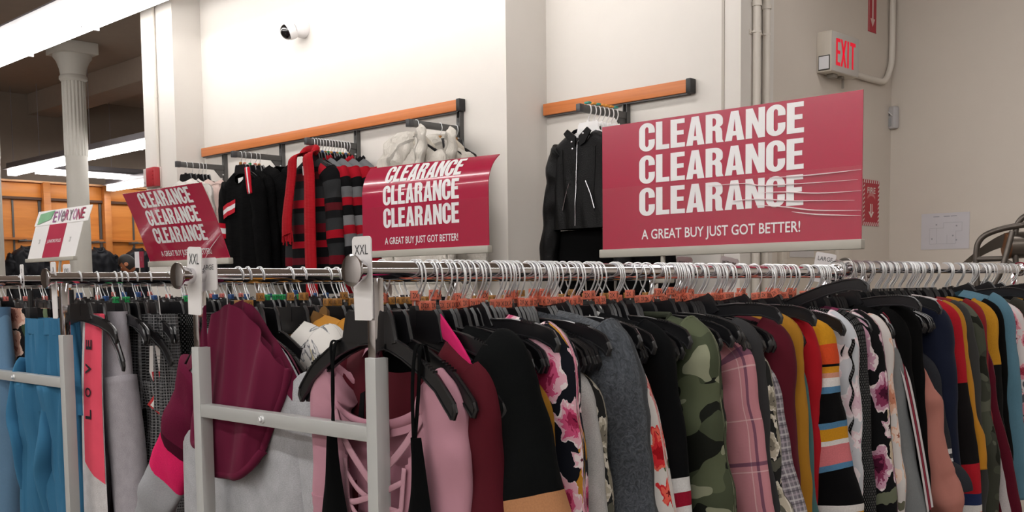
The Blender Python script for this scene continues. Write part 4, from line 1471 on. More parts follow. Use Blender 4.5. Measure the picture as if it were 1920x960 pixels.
G('blouse', 'grey flowered blouse behind the pink plaid shirt', 'top', BR, 1.97, F_GREYFLOR, lift=-0.050, w=.21, hw=.24, th=.014, seed=21, sl=sh(.36, out=.05, r=.045, re=.05))
G('tweed_jacket', 'grey tweed plaid jacket sleeve right of the pink plaid shirt', 'jacket', BR, 2.0, F_TWEED, lift=-0.080, w=.205, hw=.25, th=.02, seed=22, sl=sh(.56, out=.10, r=.05, re=.055, flat=.7))
G('sweater', 'burgundy sweater between the pink plaid shirt and a mustard one', 'sweater', BR, 2.05, J('#5b1726'), lift=0.010, w=.212, hw=.235, th=.03, seed=23, sl=sh(.5, out=.025, r=.055, re=.046, flat=.7))
G('sweater', 'mustard sweater behind the burgundy one', 'sweater', BR, 2.10, J('#b07c28'), lift=0.016, w=.212, hw=.235, th=.018, seed=24, sl=sh(.5, out=.025, r=.05, re=.045, flat=.5))
G('pullover', 'teal green top showing a thin edge behind the mustard sweater', 'top', BR, 2.13, J('#4a6f70'), lift=-0.070, w=.212, hw=.235, th=.012, seed=25, sl=sh(.5, out=.04, r=.04, re=.036, flat=.5))
G('sweater', 'bright red sweater with black trim left of the striped jacket', 'sweater', BR, 2.165, J('#b01a26'), lift=0.016, w=.215, hw=.235, th=.024, seed=26, sl=sh(.5, out=.0, r=.055, re=.046, flat=.5), neck=J('#1a1416'))
def multi():
    o = G('striped_jacket', 'multicolour striped jacket with black puffed sleeve and white piping', 'jacket', BR, 2.225, F_MULTI, lift=0.002, w=.205, hw=.225, th=.045, seed=27, fold=.014, neck=J('#e6e2e0'), sl=sh(.46, out=.05, r=.055, re=.06, flat=.75, tw=.3, wav=.012, cuff=stripes([(0, '#0f0f11'), (.02, '#d99a28'), (.035, '#e8e4e2')], 1, .06)), smat=F_MULTI2, nw=.06)
    m = MB()
    m.tube(smooth([(.205, -.035, -.2), (.225, -.055, -.3), (.222, -.06, -.4), (.2, -.055, -.48), (.19, -.05, -.53), (.205, -.055, -.56)]), .0045, 6)
    m.build('piping', J('#e8e6e2'), o)
multi()
G('sheer_blouse', 'sheer pale blouse with faint pink flowers behind the striped jacket', 'top', BR, 2.345, F_SHEER, lift=0.016, w=.21, hw=.235, th=.03, seed=28, nw=.12, fd=.04, sl=sh(.4, out=.02, r=.055, re=.05, flat=.5))
def lace():
    m = cloth('#141416', 'mesh')
    o = G('lace_blouse', 'black lace top with ruffled edge beside the sheer blouse', 'top', BR, 2.385, m, lift=0.016, w=.21, hw=.235, th=.03, seed=29, sl=sh(.55, out=.03, r=.055, re=.05, flat=.6))
    for k, (x, wd) in enumerate(((.165, .02), (.195, .018))):
        r = MB()
        def P(i, j):
            z = -.16 - .42 * i / 80
            return Vector((x + (j - .5) * wd + .003 * sin(i * .55), -.036 - .008 * j + .004 * cos(i * .55), z))
        r.grid(P, 80, 3)
        r.build('ruffle', m, o, sharp=180)
lace()
G('flowered_kimono', 'black top with large mauve flowers at the end of the nearest rail', 'top', BR, 2.46, F_BLACKFLOR, lift=0.016, w=.215, hw=.24, th=.04, seed=30, sl=sh(.6, out=.045, r=.062, re=.058, flat=.65))
G('blouse', 'white blouse with peach print right of the mauve-flowered top', 'top', BR, 2.53, floral('#d9d4d2', ['#d08a70', '#e8b8a0', '#efd8cc'], '#6a6a5a', 6, .34, 5, .16, '#a0604a'), lift=0.005, w=.212, hw=.24, th=.02, seed=31, sl=sh(.55, out=.04, r=.05, re=.046, flat=.6))
G('denim_jacket', 'washed grey denim jacket sleeve beside the white blouse', 'jacket', BR, 2.585, cloth('#6f7274', 'denim'), lift=-0.049, w=.212, hw=.25, th=.024, seed=32, sl=sh(.55, out=.07, r=.05, re=.045, flat=.6))
def track(y, label, seed, z, col='#0f0f10', piping=('#d9d3d6', '#8a2238', '#d9d3d6'), w=.213, out=.05, th=.032, lift=.016, short=False):
    o = G('track_jacket', label, 'jacket', BR, y, J(col), z=z, lift=lift, w=w, hw=.245, th=th, seed=seed, sl=sh(.58, out=out, r=.06, re=.052, flat=.62))
    m = MB()
    for k, c in enumerate(piping):
        def P(i, j, k=k):
            t = i / 24
            if short:
                xx = lerp(.05, w - .004, t)
                return Vector((xx, -.006 - .010 * k - .010 * j, pw(xx, ARM_F) + lift + .004 - .006 * k - .006 * j - .012 * max(0, (xx - w + .03) / .03) ** 2))
            xx = lerp(w - .03, w + out + .05, t ** .7)
            zz = pw(min(w, .16 + .3 * t), ARM_F) + .012 - .46 * t ** 1.25
            return Vector((xx + .0, -.030 - .006 * sin(pi * t) + (k - 1) * .012 + j * .012, zz + (k - 1) * .004))
        m.grid(P, 24, 1, mi=k)
    m.build('sleeve_stripe', [J(c) for c in piping], o, sharp=180)
    return o
track(2.62, 'black track jacket with white and red sleeve stripe at the joint of the two racks', 33, RZ)
ZZ = 1.592
G('sweater', 'plain black sweater between the track jacket and the salmon jacket', 'sweater', BR, 2.70, J('#0e0e0f'), z=ZZ, lift=0.016, w=.208, hw=.24, th=.03, seed=34, sl=sh(.55, out=.03, r=.058, re=.05, flat=.6))
G('bomber_jacket', 'salmon pink jacket with puffed sleeve on the second rack', 'jacket', BR, 2.76, J('#b97b70'), z=ZZ, lift=-0.115, w=.205, hw=.225, th=.04, seed=35, fold=.02, sl=sh(.42, out=.085, r=.05, re=.055, flat=.6, tw=.3, wav=.016))
G('sweater', 'dark slate sweater with two white cuff stripes beside the salmon jacket', 'sweater', BR, 2.815, J('#34363c'), z=ZZ, lift=-0.115, w=.21, hw=.24, th=.02, seed=36, sl=sh(.33, out=.09, r=.05, re=.045, flat=.7), smat=stripes([(0, '#34363c'), (.245, '#dadada'), (.258, '#34363c'), (.272, '#dadada'), (.285, '#34363c')], 1, .6))
G('sweater', 'navy sweater with broad shoulder on the second rack', 'sweater', BR, 2.875, J('#1a2034'), z=ZZ, lift=0.016, w=.215, hw=.24, th=.045, seed=37, sl=sh(.6, out=.03, r=.066, re=.056, flat=.7))
G('colour_block_sweater', 'red and black colour block sweater with diagonal navy and coral band', 'sweater', BR, 2.95, F_BLOCK, z=ZZ, lift=0.016, w=.212, hw=.24, th=.03, seed=38, sl=sh(.6, out=.06, r=.056, re=.05, flat=.65))
G('sweater', 'mustard sweater right of the red colour block sweater', 'sweater', BR, 2.99, J('#bd8328'), z=ZZ, lift=0.016, w=.212, hw=.24, th=.022, seed=39, sl=sh(.42, out=.06, r=.052, re=.044, flat=.6))
track(3.035, 'dark grey heather jacket with white and red shoulder stripe', 40, ZZ, '#3b3b3a', w=.215, out=.04, short=True)
G('camouflage_jacket', 'muted camouflage jacket on the second rack', 'jacket', BR, 3.09, F_CAMO2, z=ZZ, lift=0.011, w=.215, hw=.25, th=.035, seed=41, sl=sh(.55, out=.05, r=.06, re=.055, flat=.65))
G('sweater', 'brick red sweater right of the muted camouflage jacket', 'sweater', BR, 3.14, J('#8a2228'), z=ZZ, lift=0.016, w=.21, hw=.24, th=.026, seed=42, sl=sh(.45, out=.03, r=.056, re=.05, flat=.6))
G('colour_block_sweater', 'mustard and black colour block sweater near the right edge', 'sweater', BR, 3.21, F_MUSTBLK, z=ZZ, lift=0.016, w=.212, hw=.24, th=.03, seed=43, sl=sh(.55, out=.04, r=.058, re=.05, flat=.65))
G('striped_jacket', 'burgundy jacket with white side stripe near the right edge', 'jacket', BR, 3.17, J('#5a1626'), z=ZZ, lift=-0.084, w=.212, hw=.27, th=.02, seed=44, sl=sh(.6, out=.09, r=.05, re=.05, flat=.6), smat=stripes([(0, '#5a1626'), (.10, '#d8d0d2'), (.125, '#5a1626')], 0, .4, off=.05))
G('sweater', 'plain black sweater behind the teal blue shirt', 'sweater', BR, 3.27, J('#0f0f0f'), z=ZZ, lift=0.016, w=.212, hw=.24, th=.02, seed=45, sl=sh(.5, out=.03, r=.052, re=.046, flat=.6))
G('denim_shirt', 'teal blue denim shirt at the upper right', 'shirt', BR, 3.325, cloth('#4e7182', 'denim'), z=ZZ, lift=0.034, w=.22, hw=.245, th=.04, seed=46, sl=sh(.56, out=.04, r=.06, re=.054, flat=.65))
G('shirt', 'white and pink plaid shirt at the right edge', 'shirt', BR, 3.43, F_PLAIDPINK, z=ZZ, lift=0.005, w=.215, hw=.245, th=.03, seed=47, sl=sh(.5, out=.05, r=.056, re=.05, flat=.65))
G('sweater', 'dark olive sweater at the right edge', 'sweater', BR, 3.52, J('#3e3c34'), z=ZZ, lift=0.016, w=.215, hw=.245, th=.035, seed=48, sl=sh(.55, out=.05, r=.06, re=.05, flat=.65))
G('sweater', 'black sweater near the far end of the second rack', 'sweater', BR, 3.62, J('#0f0f10'), z=ZZ, lift=0.016, w=.215, hw=.245, th=.04, seed=49, sl=sh(.55, out=.05, r=.06, re=.05, flat=.65))
G('sweater', 'mustard yellow sweater at the far end of the second rack', 'sweater', BR, 3.74, J('#c9962f'), z=ZZ, lift=0.016, w=.22, hw=.245, th=.04, seed=50, sl=sh(.55, out=.05, r=.06, re=.05, flat=.65))

# every garment of this rail hangs from its own hanger, with spare hangers squeezed beside it
SP_L, SP_G = 'black hanger with a plain bright hook on the rail of the second rack', 'hangers without clips on the second rack'
for y in sorted({round(o.location.y, 4) for o in COL.objects if o.parent is None and o.type == 'MESH' and abs(o.location.x - BR) < .05 and o.location.z < 1.6 and o.name.split('.')[0] not in ('size_tag',)}):
    near = y < 2.66
    for k, dy in enumerate((0, -.009, .009) if y > 1.3 else (0, .010)):
        if y > 1.17:
            up = rng.random() < .42
            hanger('clothes_hanger', (BR, y + dy + rng.uniform(-.003, .003), RZ if near else 1.592), OR_L if near else SP_L, OR_G if near else SP_G, HK, BD_F if k else (BD_D if y < 1.2 else BD_F), 'orange' if near else None,
                   rng.uniform(-.04, .04), rng.uniform(-.01, .02), rng.uniform(.008, .018) if up else rng.uniform(-.002, .003), rng.uniform(-.7, .7) if up else rng.uniform(-.25, .25))
for y, a in ((1.325, -.06), (1.45, -.10), (1.58, -.08), (1.69, -.10), (1.79, -.06), (1.82, -.08), (1.85, -.10), (2.28, -.10), (2.42, -.08)):
    hanger('clothes_hanger', (BR, y, RZ), OR_L, OR_G, HK, rng.choice([BD_F, BD_T]), 'orange', rng.uniform(-.08, .08), a, rng.choice([0, 0, .012]), rng.uniform(-.3, .3))

for y, a, z, b in ((1.298, -.16, RZ, BD_F), (1.52, -.14, RZ, BD_F), (1.85, -.12, RZ, BD_F), (1.98, -.26, RZ, BD_F), (2.13, -.22, RZ, BD_F), (2.335, -.50, RZ, BD_T), (2.65, -.3, RZ, BD_F), (2.80, -.2, 1.592, BD_T), (3.42, -.3, 1.592, BD_F), (3.58, -.36, 1.592, BD_F), (3.7, -.3, 1.592, BD_F)):
    hanger('clothes_hanger', (BR, y, z), 'black hanger tipped so that one arm sticks up above the clothes', 'tipped hangers', HK, b, 'orange' if y < 2.6 else None, 0, a)

# ------------------------------------------------------------------ clothes on the nearest rack's left rail
def hoodie():
    o = G('hooded_sweatshirt', 'heather grey and maroon hooded sweatshirt with pink sleeve band', 'hoodie', BL, 1.20, HEATHER, arm=ARM_D, lift=.012, w=.235, hw=.28, hem=-.72, th=.026, seed=60, fold=.012, nw=.09, fd=.05,
          sl=sh(.60, out=.29, r=.075, re=.055, flat=.45, wav=.012), smat=F_RAGLAN, sides=(-1,))
    G2 = MB()
    # right sleeve in plain heather with a maroon shoulder
    zt = pw(.215, ARM_D)
    G2.tube(smooth([(.19, .01, zt - .035), (.228, .01, zt - .07), (.25, .012, zt - .19), (.25, .016, zt - .33), (.235, .016, zt - .5)], 5), [.066, .066, .064, .062, .06, .06, .06, .058, .058, .056, .056, .055, .055, .055, .055, .055, .055, .055, .055, .055, .055], 16, flat=(1, .45), up=(.6, 0, .8))
    G2.build('sleeve', HEATHER, o, sharp=180)
    P = o_P[o.name]
    y = MB()
    # shoulder panels
    for s in (-1, 1):
        def Q(i, j, s=s):
            ss = lerp(.36, 1.0, i / 14)
            t = lerp(0, .085 + .02 * (1 - i / 14), j / 6)
            p = P(s * ss, t, -1)
            return p - Vector((0, .004, 0))
        y.grid(Q, 14, 6, lambda i, j: (Q(i, j)[0], -Q(i, j)[2]))
        def Q2(i, j, s=s):
            p = P(s * lerp(.36, 1.0, i / 14), lerp(0, .06, j / 4), 1)
            return p + Vector((0, .004, 0))
        y.grid(Q2, 14, 4, lambda i, j: (Q2(i, j)[0], -Q2(i, j)[2]))
    def V(i, j):
        t = j / 18 * .46
        c = lerp(-.36, -.16, (j / 18) ** .8)
        wdt = lerp(.16, .02, (j / 18) ** 1.2)
        p = P(c + (i / 6 - .5) * wdt, t, -1)
        return p - Vector((0, .005, 0))
    y.grid(V, 6, 18, lambda i, j: (V(i, j)[0], -V(i, j)[2]))
    y.build('shoulder_panel', MAROON, o, sharp=180)
    # hood draped forward: a deep cloth loop hanging from the neck
    h = MB()
    nu, nv = 56, 44
    def H(i, j, back=0):
        a, b = i / nu, j / nv
        x0 = lerp(-.055, .21, a)
        zt = pw(abs(x0), ARM_D) + .022 + .030 * sin(pi * min(1, a * 1.15)) ** 2
        xb = lerp(-.075, .135, a)
        zb = -.41 + .05 * abs(2 * a - .95) ** 3.5
        e = sst(0, 1, b)
        x = lerp(x0, xb, lerp(b, e, .5)) + .012 * sin(pi * b) * (a - .5)
        z = lerp(zt, zb, b)
        edge = min(1, 7 * a, 7 * (1 - a)) ** .5
        bul = (.030 * sin(pi * (.12 + b * .55)) ** .6) * edge
        f = .0075 * sin(a * 15 + 2.4 * b + .8) * (1 - b * .5) * edge + .004 * sin(a * 34 - 3 * b) * (1 - b) * edge + .007 * noise.noise(Vector((a * 4, b * 2.5, 4)))
        y = -.024 - .014 * b - bul - f
        if back:
            y = min(-.012, y + .012 + .022 * edge)
            z += .004
        return Vector((x, y, z))
    h.grid(H, nu, nv, lambda i, j: (H(i, j)[0], -H(i, j)[2]))
    h.grid(lambda i, j: H(i, j, 1), nu, nv, lambda i, j: (H(i, j)[0], -H(i, j)[2]))
    h.tube([H(k, nv) + Vector((0, .008, 0)) for k in range(nu + 1)], .010, 8, flat=(1, 1))
    h.tube([H(0, k) + Vector((0, .004, 0)) for k in range(nv + 1)], .008, 8)
    h.tube([H(nu, k) + Vector((0, .004, 0)) for k in range(nv + 1)], .008, 8)
    hood = h.build('hood', MAROON, o, sharp=180)
    hem = MB()
    hem.tube(smooth([H(1, 24) + Vector((-.004, -.004, 0)), H(1, 33) + Vector((-.016, -.012, 0)), H(6, 38) + Vector((-.010, -.018, -.002)), H(15, 36) + Vector((0, -.010, .01)), H(19, 30) + Vector((0, -.004, .02))], 6), .010, 10)
    hem.build('hood_hem', MAROON, hood, sharp=180)
    nl = MB()
    nl.prism([(.004, -.125), (.045, -.13), (.04, -.185), (.008, -.185)], .012, .015)
    nl.build('neck_label', plain('#e4e2e2', .7), o)
hoodie()
G('sweatshirt', 'dark maroon sweatshirt hanging behind the grey and maroon hoodie', 'sweatshirt', BL, 1.245, J('#4e1526'), arm=ARM_D, lift=-.05, w=.21, hw=.27, th=.03, seed=61, sl=sh(.6, out=.10, r=.058, re=.055, flat=.65))
def printed_jacket():
    o = G('printed_jacket', 'white printed jacket with cream cuff behind the grey hoodie', 'jacket', BL, 1.30, F_PRINTW, arm=ARM_F, lift=.005, w=.215, hw=.245, th=.04, seed=62, sl=sh(.30, out=.06, r=.068, re=.062, flat=.75, wav=.01, cuff=J('#d9d4bf'), cuffL=.04))
printed_jacket()
G('jacket', 'tan mustard jacket with brown collar lining on the left rail', 'jacket', BL, 1.36, J('#c68a35'), arm=ARM_F, lift=.015, w=.20, hw=.24, th=.045, seed=63, sl=sh(.5, out=.02, r=.06, re=.05), neck=J('#7a5a34'), nw=.075, neckr=.02)
G('sweater', 'pale grey sweater shoulder behind the bare hangers of the left rail', 'sweater', BL, 1.66, cloth('#8f9290', 'heather'), lift=-.02, w=.21, hw=.24, th=.03, seed=64, sl=sh(.5, out=.03, r=.055, re=.05))
G('sweater', 'dark olive sweater behind the bare hangers of the left rail', 'sweater', BL, 1.58, J('#2e2c26'), lift=-.06, w=.21, hw=.24, th=.03, seed=65, sl=sh(.5, out=.03, r=.055, re=.05))
G('sweater', 'dark brown red sweater low behind the bare hangers', 'sweater', BL, 1.74, J('#48181c'), lift=-.04, w=.21, hw=.24, th=.03, seed=66, sl=sh(.5, out=.03, r=.055, re=.05))
def pink_strap():
    m = MB()
    m.grid(lambda i, j: Vector((lerp(-.16, -.03, i / 16), -.012 + .024 * j / 4 + .004 * sin(i * .9), pw(lerp(.16, .03, i / 16), ARM_D) + .012 - abs(j - 2) * .012 + .004 * sin(i * 1.1))), 16, 4)
    o = m.build('folded_strap', J('#dba3b4'), sharp=180)
    o.location = (BR, 1.19, RZ)
    tag(o, 'light pink strap folded over the hanger left of the nearest post', 'top')
pink_strap()
def red_scrap():
    m = MB()
    m.grid(lambda i, j: Vector((lerp(-.09, -.03, i / 8), .02 * j / 3, -.105 - .05 * (i - 5) ** 2 / 40 - .02 * j)), 8, 3)
    o = m.build('folded_cloth', J('#b81c2a'), sharp=180)
    o.location = (BR, 1.26, RZ)
    tag(o, 'bit of a bright red top above the light pink strap', 'top')
red_scrap()

# ------------------------------------------------------------------ rack at the left edge
ZA = 1.585
def jeans():
    m = cloth('#5f7f9c', 'denim')
    o = pants('jeans', 'light blue jeans hanging at the far left edge', 'jeans', AL - .11, 1.25, ZA, m, top=-.085, wv=.15, th=.04, leg=.09, L=1.0, hemw=.075, seed=1, waist=cloth('#4a6580', 'denim'), flatf=.6)
    MB().prism([(.02, -.09), (.09, -.10), (.075, -.19), (.05, -.2), (.01, -.14)], -.052, -.048).build('pocket_tag', plain('#e4e4e6', .6), o)
jeans()
pants('trousers', 'black trousers with peach flowers beside the blue jeans', 'trousers', AL + .02, 1.32, ZA, F_PEACHFLOR, top=-.085, wv=.16, th=.03, leg=.08, L=1.0, hemw=.085, seed=2)
pants('trousers', 'plain black trousers left of the gathered blue garment', 'trousers', AL + .10, 1.40, ZA, J('#171517'), top=-.09, wv=.17, th=.03, leg=.085, L=1.0, hemw=.08, seed=3)
pants('trousers', 'dark plum trousers behind the left rack\'s crossbar', 'trousers', AL + .22, 1.46, ZA, J('#31131f'), top=-.10, wv=.16, th=.02, leg=.08, L=1.0, hemw=.08, seed=4)
def jumpsuit():
    m = J('#3f7ba2')
    o = pants('jumpsuit', 'steel blue gathered jumpsuit either side of the left rack\'s post', 'jumpsuit', AR - .235, 1.262, ZA, m, top=-.115, wv=.165, th=.03, leg=.085, L=1.05, hemw=.075, seed=5, gather=.045, waist=m, flatf=.6)
    d = MB()
    for s, c, z0 in ((-1, -.13, -.33), (1, .05, -.42)):
        d.tube(smooth([(c, -.03, z0 + .10), (c + s * .02, -.045, z0), (c + s * .022, -.055, z0 - .07), (c + s * .0, -.05, z0 - .14), (c, -.035, z0 - .3)], 6), [.012 + .024 * sin(pi * k / 24) ** .7 for k in range(25)], 16, flat=(1, .5))
    d.v = [tuple(Vector(v) + Vector((.012 * noise.noise(Vector(v) * 10), .01 * noise.noise(Vector((v[0] * 22, v[1] * 10, v[2] * 6))), .01 * noise.noise(Vector(v) * 7)))) for v in d.v]
    d.build('drape', m, o, sharp=180)
    for s in (-1, 1):
        h = MB()
        h.tube([(s * .14, 0, -.03), (s * .14, 0, -.075), (s * .145, 0, -.115)], .008, 8)
        h.box((s * .14 - .016, -.012, -.125), (s * .14 + .016, .012, -.08), bev=.002)
        h.build('clip', M_BLACK, o)
jumpsuit()
def leggings():
    white = cloth('#c9c6ca', 'heather')
    hot = J('#ff5f78')
    o = pants('leggings', 'pink and pale grey leggings with LOVE lettering on the left rack', 'leggings', AR - .045, 1.33, ZA, cloth('#a9a5ac', 'heather'), top=-.09, wv=.125, th=.035, leg=.07, L=1.05, hemw=.07, seed=6, spread=.10, flatf=.6)
    # outer strip with white edge, folded towards the front
    p0 = [(.055, -.055, -.115), (.052, -.065, -.30), (.048, -.068, -.5), (.044, -.068, -.75), (.04, -.065, -1.0)]
    c = smooth(p0, 8)
    def strip(name, off0, off1, t0, t1, yo, mat, slant=0.0, par=o):
        b = MB()
        n = 28
        def P(i, j):
            t = lerp(t0, t1, j / n) + (slant * i / 8 if j == n else 0)
            f = t * (len(c) - 1)
            k = min(int(f), len(c) - 2)
            q = c[k].lerp(c[k + 1], f - k)
            wv = lerp(.85, 1.1, t)
            u = lerp(off0, off1, i / 8) * wv
            return Vector((q.x + u, q.y - yo - .012 * (1 - (u / .075) ** 2) + .35 * max(0, u - .03), q.z))
        b.grid(P, 8, n, lambda i, j: (P(i, j)[0], -P(i, j)[2]))
        return b.build(name, mat, par, sharp=180), P
    s1, _ = strip('side_leg', -.058, .062, 0, 1, 0, cloth('#dcdadc', 'heather'))
    s2, P = strip('pink_panel', -.022, .062, 0, .50, .003, hot, .06)
    m = MB()
    def F(u, v):
        # u runs up the leg, v across it
        t = .47 - u
        f = t * (len(c) - 1)
        k = min(int(f), len(c) - 2)
        q = c[k].lerp(c[k + 1], f - k)
        x = .045 - v
        return (q.x + x, q.y - .006 - .012 * (1 - (x / .075) ** 2), q.z)
    u = .115
    for ch in 'LOVE':
        add_text(MB(), ch, u, .018, .034, .030, F, bold=.02).build('letter', M_INK, s2)
        u += .078
    add_text(MB(), 'LOVE', .03, -1.005, .17, .055, lambda a, b: (a, -.062, b + .06), bold=.02).build('hem_lettering', plain('#5f6066', .8, var=0), o)
    MB().box((.03, -.066, -.135), (.118, -.05, -.095), bev=.004).build('waist_fold', hot, s2)
leggings()
def plaid_set():
    for k, (x, y, mt, l) in enumerate(((AR + .02, 1.42, F_BWPLAID, 'black and white check trousers behind the red hang tag'), (AR + .03, 1.52, cloth('#0b0b0c', 'mesh'), 'black ribbed trousers between the check trousers and the grey hoodie'),
                                       (AR + .02, 1.62, F_BWPLAID, 'black and white check trousers close to the grey hoodie sleeve'), (AR + .05, 1.70, J('#19191a'), 'plain black leggings left of the grey hoodie'))):
        pants('trousers', l, 'trousers', x, y, ZA, mt, top=-.10, wv=.16, th=.035, leg=.08, L=1.0, hemw=.075, seed=20 + k, gather=.03)
    G('dress', 'crumpled dark check dress below the green-clipped hangers', 'dress', AR + .02, 1.60, cloth('#2a2a2c', 'mesh'), z=ZA, lift=.0, w=.18, hw=.2, hem=-.5, th=.05, fold=.03, seed=71)
    G('dress', 'black and white houndstooth dress beside the white hang tag', 'dress', AR + .03, 1.78, F_BWPLAID, z=ZA, lift=.0, w=.18, hw=.2, hem=-.6, th=.05, fold=.03, seed=72)
    for k, y in enumerate((1.9, 2.0, 2.1, 2.2, 2.3, 2.42)):
        G('blouse', 'dark top hanging deep on the leftmost visible rack', 'top', AR, y, J('#1a1a1c'), z=ZA, group='dark tops deep on the left rack', lift=-.01, w=.2, hw=.22, hem=-.7, th=.035, seed=80 + k, sl=sh(.5, out=.03))
plaid_set()
def hang_tag():
    o = empty('hang_tag', (AR + .145, 1.395, 1.36), 'red hang tag with white panel below a white ticket on the left rack', 'price tag', rz=radians(35))
    r = radians(-38)
    t = MB()
    t.prism([(-.028, .04), (.03, .045), (.036, .0), (.034, -.055), (-.02, -.06), (-.032, -.03)], -.002, .002)
    t.build('ticket', plain('#e3dfdd', .6), o)
    b = MB()
    b.prism([(-.024, -.03), (.034, -.028), (.033, -.058), (-.02, -.066)], -.0035, -.0025)
    b.build('red_band', plain('#c22630', .5), o)
    def rot(q):
        return [(.028 + x * cos(r) - z * sin(r), -.115 + x * sin(r) + z * cos(r)) for x, z in q]
    c = MB()
    c.prism(rot([(-.05, .05), (.05, .05), (.05, -.045), (-.05, -.045)]), -.006, -.004)
    c.build('card', plain('#c4222c', .35), o)
    w = MB()
    w.prism(rot([(-.042, .0), (.012, .0), (.012, -.04), (-.042, -.04)]), -.0072, -.0064)
    w.build('white_panel', plain('#e6e6e2', .5), o)
    g = MB()
    g.prism(rot([(-.042, -.012), (.012, -.012), (.012, -.018), (-.042, -.018)]), -.0078, -.0074)
    g.build('green_line', plain('#3a9a5a', .5), o)
    m = MB()
    for v in (.012, .002, -.008):
        add_text(m, 'SALE PRICE', -.015, v, .04, .005, lambda a, b: (a, -.0026, b)) if False else m.box((-.012, -.0026, v), (.025, -.0022, v + .0015))
    m.build('print_line', plain('#8a8a8a', .6, var=0), o)
    MB().tube(smooth([(.0, 0, .19), (.006, -.002, .12), (.0, 0, .035)]), .0012, 6).build('loop', plain('#dadada', .5), o)
hang_tag()
def small_ticket():
    o = empty('hang_tag', (AR + .12, 1.62, 1.40), 'small white and red ticket with green edge left of the grey hoodie', 'price tag', rz=radians(35))
    MB().prism([(-.022, .045), (.018, .05), (.02, -.03), (-.02, -.04)], -.002, .002).build('ticket', plain('#e3dfdd', .6), o)
    MB().prism([(-.034, -.02), (-.006, -.016), (-.004, -.042), (-.03, -.048)], -.005, -.003).build('red_band', plain('#c22630', .5), o)
    MB().prism([(.022, .0), (.032, .0), (.03, -.09), (.02, -.09)], -.004, -.002).build('green_strip', plain('#3a8a4a', .5), o)
    MB().tube([(0, 0, .18), (0, 0, .04)], .0012, 6).build('loop', plain('#dadada', .5), o)
small_ticket()

# ------------------------------------------------------------------ clothes on the wall arms
WH_L, WH_G = 'black hanger on a grey wall arm', 'black hangers on the wall arms'
def arm_hangers(x, yw, offs, label, group, body=BD_F, clip=None, hook=HK, z=AZ):
    for k, d in enumerate(offs):
        hanger('clothes_hanger', (x, yw - d, z + .004), label, group, hook, body, clip if not isinstance(clip, (list, tuple)) else clip[k % len(clip)], rng.uniform(-.1, .1))
ZW = AZ + .004
FURW, FURP = cloth('#e6e0da', 'fur'), cloth('#dcc2ba', 'fur')
arm_hangers(-6.99, YB, (.33, .28, .23, .2, .175), 'black hanger on the wall arm of the white and pink fluffy jackets', 'hangers of the fluffy jackets', BD_D)
FN = lambda k: (lambda v, s, t, side: v + Vector((.012 * noise.noise(v * 16 + Vector((k, 0, 0))), .016 * noise.noise(v * 18 + Vector((0, k, 0))), .010 * noise.noise(v * 15))))
def coat(label, x, d, m, seed, **k):
    kk = dict(z=ZW, arm=ARM_D, lift=.012, w=.21, hw=.25, hem=-.75, th=.055, seed=seed, fn=FN(seed), sl=sh(.55, out=.05, r=.075, re=.07, flat=.7, wav=.014), nw=.06, fd=.03)
    kk.update(k)
    return G('fluffy_jacket', label, 'jacket', x, YB - d, m, **kk)
coat('white fluffy jacket at the front of the leftmost wall arm', -6.99, .325, FURW, 90)
coat('white fluffy jacket second on the leftmost wall arm', -6.99, .27, FURW, 91)
coat('pale pink fluffy jacket third on the leftmost wall arm', -6.97, .20, FURP, 92)
coat('pale pink fluffy jacket nearest the wall on the leftmost wall arm', -6.95, .12, FURP, 93)

arm_hangers(-6.249, YB, (.34, .31, .27, .23, .20), 'black hanger on the wall arm of the black sweaters', 'hangers of the black sweaters', BD_D, ['tan', 'orange', 'green', 'orange', 'tan'])
BKN = cloth('#0b0b0c', 'knit')
def black_sweater():
    o = G('sweater', 'black V-neck sweater with a red and white band, front of the second wall arm', 'sweater', -6.249, YB - .335, BKN, z=ZW, arm=ARM_D, lift=.01, w=.225, hw=.25, hem=-.86, th=.04, seed=94, sl=sh(.62, out=.05, r=.075, re=.065, flat=.65), smat=(F_SWEAT, BKN), nw=.075, fd=.09, neck=J('#151515'))
    P = o_P[o.name]
    m = MB()
    for k, (a, b) in enumerate(((.345, .372), (.372, .40), (.40, .43))):
        def Q(i, j, a=a, b=b):
            s = lerp(-.99, -.02, i / 14)
            z = -lerp(a, b, j / 3) + .05 * (i / 14)
            t = 0
            for _ in range(14):
                p = P(s, t, -1)
                t += (p.z - z) / .75
                t = max(0, min(1, t))
            p = P(s, t, -1)
            return p - Vector((0, .009, 0))
        m.grid(Q, 14, 3, lambda i, j: (0, 0), mi=k)
    m.build('chest_band', [J('#b8162a'), J('#e2dfe2'), J('#b8162a')], o, sharp=180)
    MB().prism([(-.03, -.155), (.03, -.15), (.025, -.215), (-.025, -.215)], -.01, -.007).build('neck_label', plain('#e2e2e2', .7), o)
    c = MB()
    for k, col in enumerate((0, 1, 0)):
        c.tube(smooth([(.10 + .016 * k, -.03, -.10), (.135 + .016 * k, -.045, -.17), (.16 + .016 * k, -.05, -.27)]), .010, 6, mi=col)
    c.build('collar_band', [J('#b8162a'), J('#e2dfe2')], o, sharp=180)
black_sweater()
G('sweater', 'black sweater second on the wall arm, with a small white tag', 'sweater', -6.23, YB - .27, BKN, z=ZW, arm=ARM_D, lift=.02, w=.22, hw=.25, hem=-.86, th=.04, seed=95, sl=sh(.6, out=.05, r=.07, re=.06, flat=.6), nw=.06)
o_ = G('hooded_jacket', 'black jacket with bulky shoulder third on the second wall arm', 'jacket', -6.19, YB - .20, BKN, z=ZW, arm=ARM_D, lift=.045, w=.23, hw=.26, hem=-.86, th=.06, seed=96, sl=sh(.6, out=.05, r=.08, re=.07, flat=.65), nw=.06, fn=FN(96))
